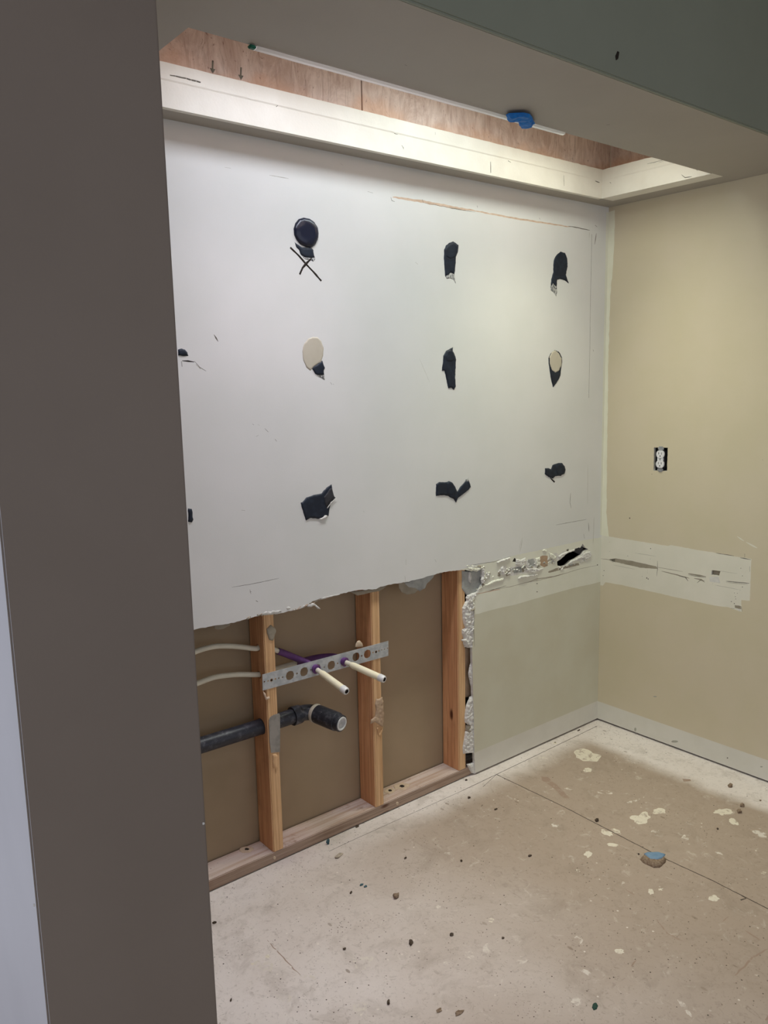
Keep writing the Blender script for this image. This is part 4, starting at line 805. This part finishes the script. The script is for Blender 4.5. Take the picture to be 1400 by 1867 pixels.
# ------------------------------------------------------------------ electrical outlet in the right wall
cu, cv = RIGHT.at(1204.5, 837)
def rb(name, u0, u1, v0, v1, n0, n1, mat, parent, bev=0):
    return child(box(name, (-n1, -(cu+u1), cv+v0), (-n0, -(cu+u0), cv+v1), [M[mat]], None, bev), parent)
ot = thing('electrical_outlet', (0, -cu, cv), 'white duplex electrical outlet without cover plate in the right wall', 'outlet')
bm = bmesh.new()
for lo_, hi_ in [((.0005, -.0335, -.052), (.0015+.06, -.0315, .052)), ((.0005, .0315, -.052), (.0615, .0335, .052)), ((.0005, -.0335, -.054), (.0615, .0335, -.052)), ((.0005, -.0335, .052), (.0615, .0335, .054)), ((.060, -.0335, -.054), (.0615, .0335, .054))]:
    bmbox(bm, (lo_[0]+.0125, lo_[1]-cu, lo_[2]+cv), (hi_[0]+.0125, hi_[1]-cu, hi_[2]+cv))
child(frombm('electrical_box', bm, [M['boxd']]), ot)
rb('mounting_strap', -.009, .009, -.050, .050, .0005, .0020, 'steel', ot, .0005)
rb('receptacle_body', -.0165, .0165, -.034, .034, -.022, .0004, 'boxd', ot, .002)
for s in (1, -1):
    a = []
    zc_ = cv+.0195*s
    for i in range(40):
        an = 2*math.pi*i/40; a.append((cu+.0172*math.cos(an), zc_+max(-.0142, min(.0142, .0172*math.sin(an)))))
    sl = []
    for du in (-.0064, .0064): sl.append([(cu+du-.0012, zc_-.001), (cu+du+.0012, zc_-.001), (cu+du+.0012, zc_+.0075), (cu+du-.0012, zc_+.0075)])
    sl.append(circ(cu, zc_-.0072, .0026, 12))
    F2 = Frame((-.006, 0, 0), (0, -1, 0), (0, 0, 1))
    fc = child(sheet('receptacle_face', F2, a, [], [(q, 1) for q in sl], [M['outw'], M['slot']], .006), ot)
rb('bridge', -.0135, .0135, -.006, .006, 0, .0045, 'outw', ot, .001)
for s in (.0475, -.0475, 0):
    q = turned('screw', (-.0045 if s == 0 else -.0018, -cu, cv+s), (-1, 0, 0), [(0, .0032), (.0012, .0032), (.002, .002), (.002, .0004)], [M['steel']], None, 14); child(q, ot)
for s in (1, -1):
    q = box('plaster_ear', (-.0018, -(cu+.013), cv+.0415*s-.004), (-.0004, -(cu-.013), cv+.0415*s+.004), [M['steel']], None, .0004); child(q, ot)

# ------------------------------------------------------------------ rubble on the floor
def rock(x, y, rx, ry, h, mat, label, cat='rubble', seed=1, name='rubble_chip', flat=.0, rot=0, top=None, grp='loose crumbs on the floor'):
    """rx, ry, h in metres"""
    c = FLOOR.at(x, y); bm = bmesh.new(); bmesh.ops.create_icosphere(bm, subdivisions=2, radius=1)
    for v in bm.verts:
        p = v.co.copy(); k = 1+.6*noise.noise(p*1.3+Vector((seed*7.1, 0, 0)))+.35*noise.noise(p*3.1+Vector((0, seed, 0)))
        p *= k; p.z = max(-.55, min(.62-flat, p.z)); v.co = Vector((p.x*rx, p.y*ry, (p.z+.55)*h/1.1))
    bmesh.ops.rotate(bm, verts=bm.verts, matrix=Matrix.Rotation(rot, 3, 'Z'))
    o = frombm(name, bm, [M[mat]]+([M[top]] if top else [])); o.location = (c[0], c[1], .0003)
    if top:
        for p in o.data.polygons:
            if p.normal.z > .7 and p.center.z > h*.6: p.material_index = 1
    return tag(o, label, cat, grp)
# blue glazed chip traced as a solid
bc = FLOOR.px([(816, 818), (828, 806), (872, 800), (900, 804), (936, 820), (932, 834), (905, 856), (878, 856), (832, 834)], 840, 1240, 2.5)
o = relief('tile_chip', FLOOR, rag(bc, .006, .0015, True, 2), .012, M['rock1'], None, .006, .006, .12, 60, .0005, 3)
o2 = relief('blue_glaze', FLOOR, rag(FLOOR.px([(834, 808), (850, 800), (900, 800), (932, 810), (922, 824), (896, 836), (862, 832)], 840, 1240, 2.5), .006, .001, True, 3), .0025, M['chipblue'], o, .003, .005, .1, 60, .0122, 4, under=.002); o2['label'] = 'dull blue painted top face'
tag(o, 'large broken tile chip with a blue top lying by the floor seam', 'tile chip')
o = relief('plastic_chip', FLOOR, rag(FLOOR.px([(545, 778), (556, 776), (566, 792), (560, 808), (545, 814), (536, 800), (538, 786)], 880, 1540, 2.692), .004, .0008, True, 2), .003, M['chipgreen'], None, .002, .003, .3, 90, .0004, 3)
tag(o, 'dark green flat chip near the bottom edge of the floor', 'chip')
rock(598, 1539, .006, .004, .016, 'chipteal', 'dark green upright chip at the foot of the bottom plate', seed=2)
rock(618, 1561, .016, .008, .005, 'rockpale', 'flat grey chip just in front of the green upright one', seed=3, rot=.4)
rock(722, 1636, .0095, .008, .010, 'rock1', 'roundest grey-brown pebble in the middle of the floor', seed=4)
rock(749, 1720, .0105, .005, .007, 'rock2', 'elongated dark crumb below the round pebble', seed=5, rot=.8)
rock(391, 1683, .006, .004, .004, 'rock2', 'dark crumb beside the left pillar edge', seed=6, rot=-.5)
rock(1331, 1434, .009, .008, .010, 'rock1', 'brown pebble nearest the right wall, uppermost of the three', seed=7)
rock(1353, 1470, .008, .007, .009, 'rock1', 'brown pebble below the uppermost one near the right wall', seed=8)
rock(1348, 1481, .009, .007, .009, 'rock1', 'brown pebble lowest of the cluster near the right wall', seed=9)
rock(1088, 1497, .0075, .006, .007, 'rock2', 'dark crumb touching the long floor seam', seed=10)
rock(966, 1561, .006, .004, .004, 'rock2', 'black crumb left of the blue tile chip, in the open floor', seed=11)
rock(904, 1476, .007, .004, .003, 'rock2', 'small flat dark crumb below the wall panel, near the seam start', seed=12)
rock(855, 1455, .006, .005, .004, 'rock2', 'dark round crumb on the floor below the broken wall edge', seed=13)
rock(850, 1423, .005, .004, .004, 'rock2', 'tiny dark crumb at the corner of the right wall panel', seed=14)
rock(651, 1508, .006, .004, .004, 'rock2', 'dark crumb against the bottom plate between left and middle studs', seed=15)
rock(659, 1614, .006, .003, .003, 'chipteal', 'left of the tiny blue-green chips between the plate and the round pebble', seed=16)
rock(666, 1617, .005, .004, .003, 'chipteal', 'right of the tiny blue-green chips between the plate and the round pebble', seed=17)
rock(640, 1628, .006, .003, .003, 'rock2', 'dark crumb just below-left of the tiny blue-green chips', seed=18, rot=.5)
rock(739, 1565, .005, .003, .003, 'rock2', 'dark speck above two smaller dots, right of the plate', seed=19)
rock(841, 1571, .003, .003, .006, 'rock2', 'tiny upright dark crumb in the middle of the floor', seed=20)
rock(823, 1705, .0055, .0045, .004, 'rock2', 'small dark crumb right of the elongated one', seed=21)
rock(708, 1829, .0075, .0035, .005, 'rock2', 'narrow dark crumb near the bottom of the floor', seed=22, rot=.9)
rock(421, 1824, .0055, .002, .002, 'rock2', 'thin dark splinter near the lower left of the floor', seed=23, rot=.9)
rock(628, 1731, .004, .0035, .003, 'rock2', 'small dot-like crumb left of the elongated dark one', seed=24)
rock(837, 1847, .013, .006, .003, 'rock1', 'flat brown flake near the bottom of the floor', seed=25)
rock(800, 1843, .008, .006, .002, 'rock1', 'thin curved brown flake beside the flat one at the bottom', seed=26)
rock(1055, 1332, .010, .002, .003, 'rock2', 'thin dark sliver on the floor by the back wall near the corner', seed=27, rot=.1)
rock(1164, 1558, .003, .0025, .003, 'rock2', 'tiny black dot beside the blue tile chip', seed=28)
rock(1308, 1512, .003, .003, .004, 'rock2', 'tiny dark crumb left of the pale spots near the right wall', seed=29)
rock(1386, 1460, .004, .003, .003, 'rock1', 'small brown crumb at the right edge of the picture', seed=30)
rock(1012, 1354, .004, .003, .003, 'rockpale', 'small white crumb near the wall corner', seed=31)
rock(917, 1711, .004, .003, .003, 'rock2', 'small dark speck in the lower middle of the floor', seed=32)
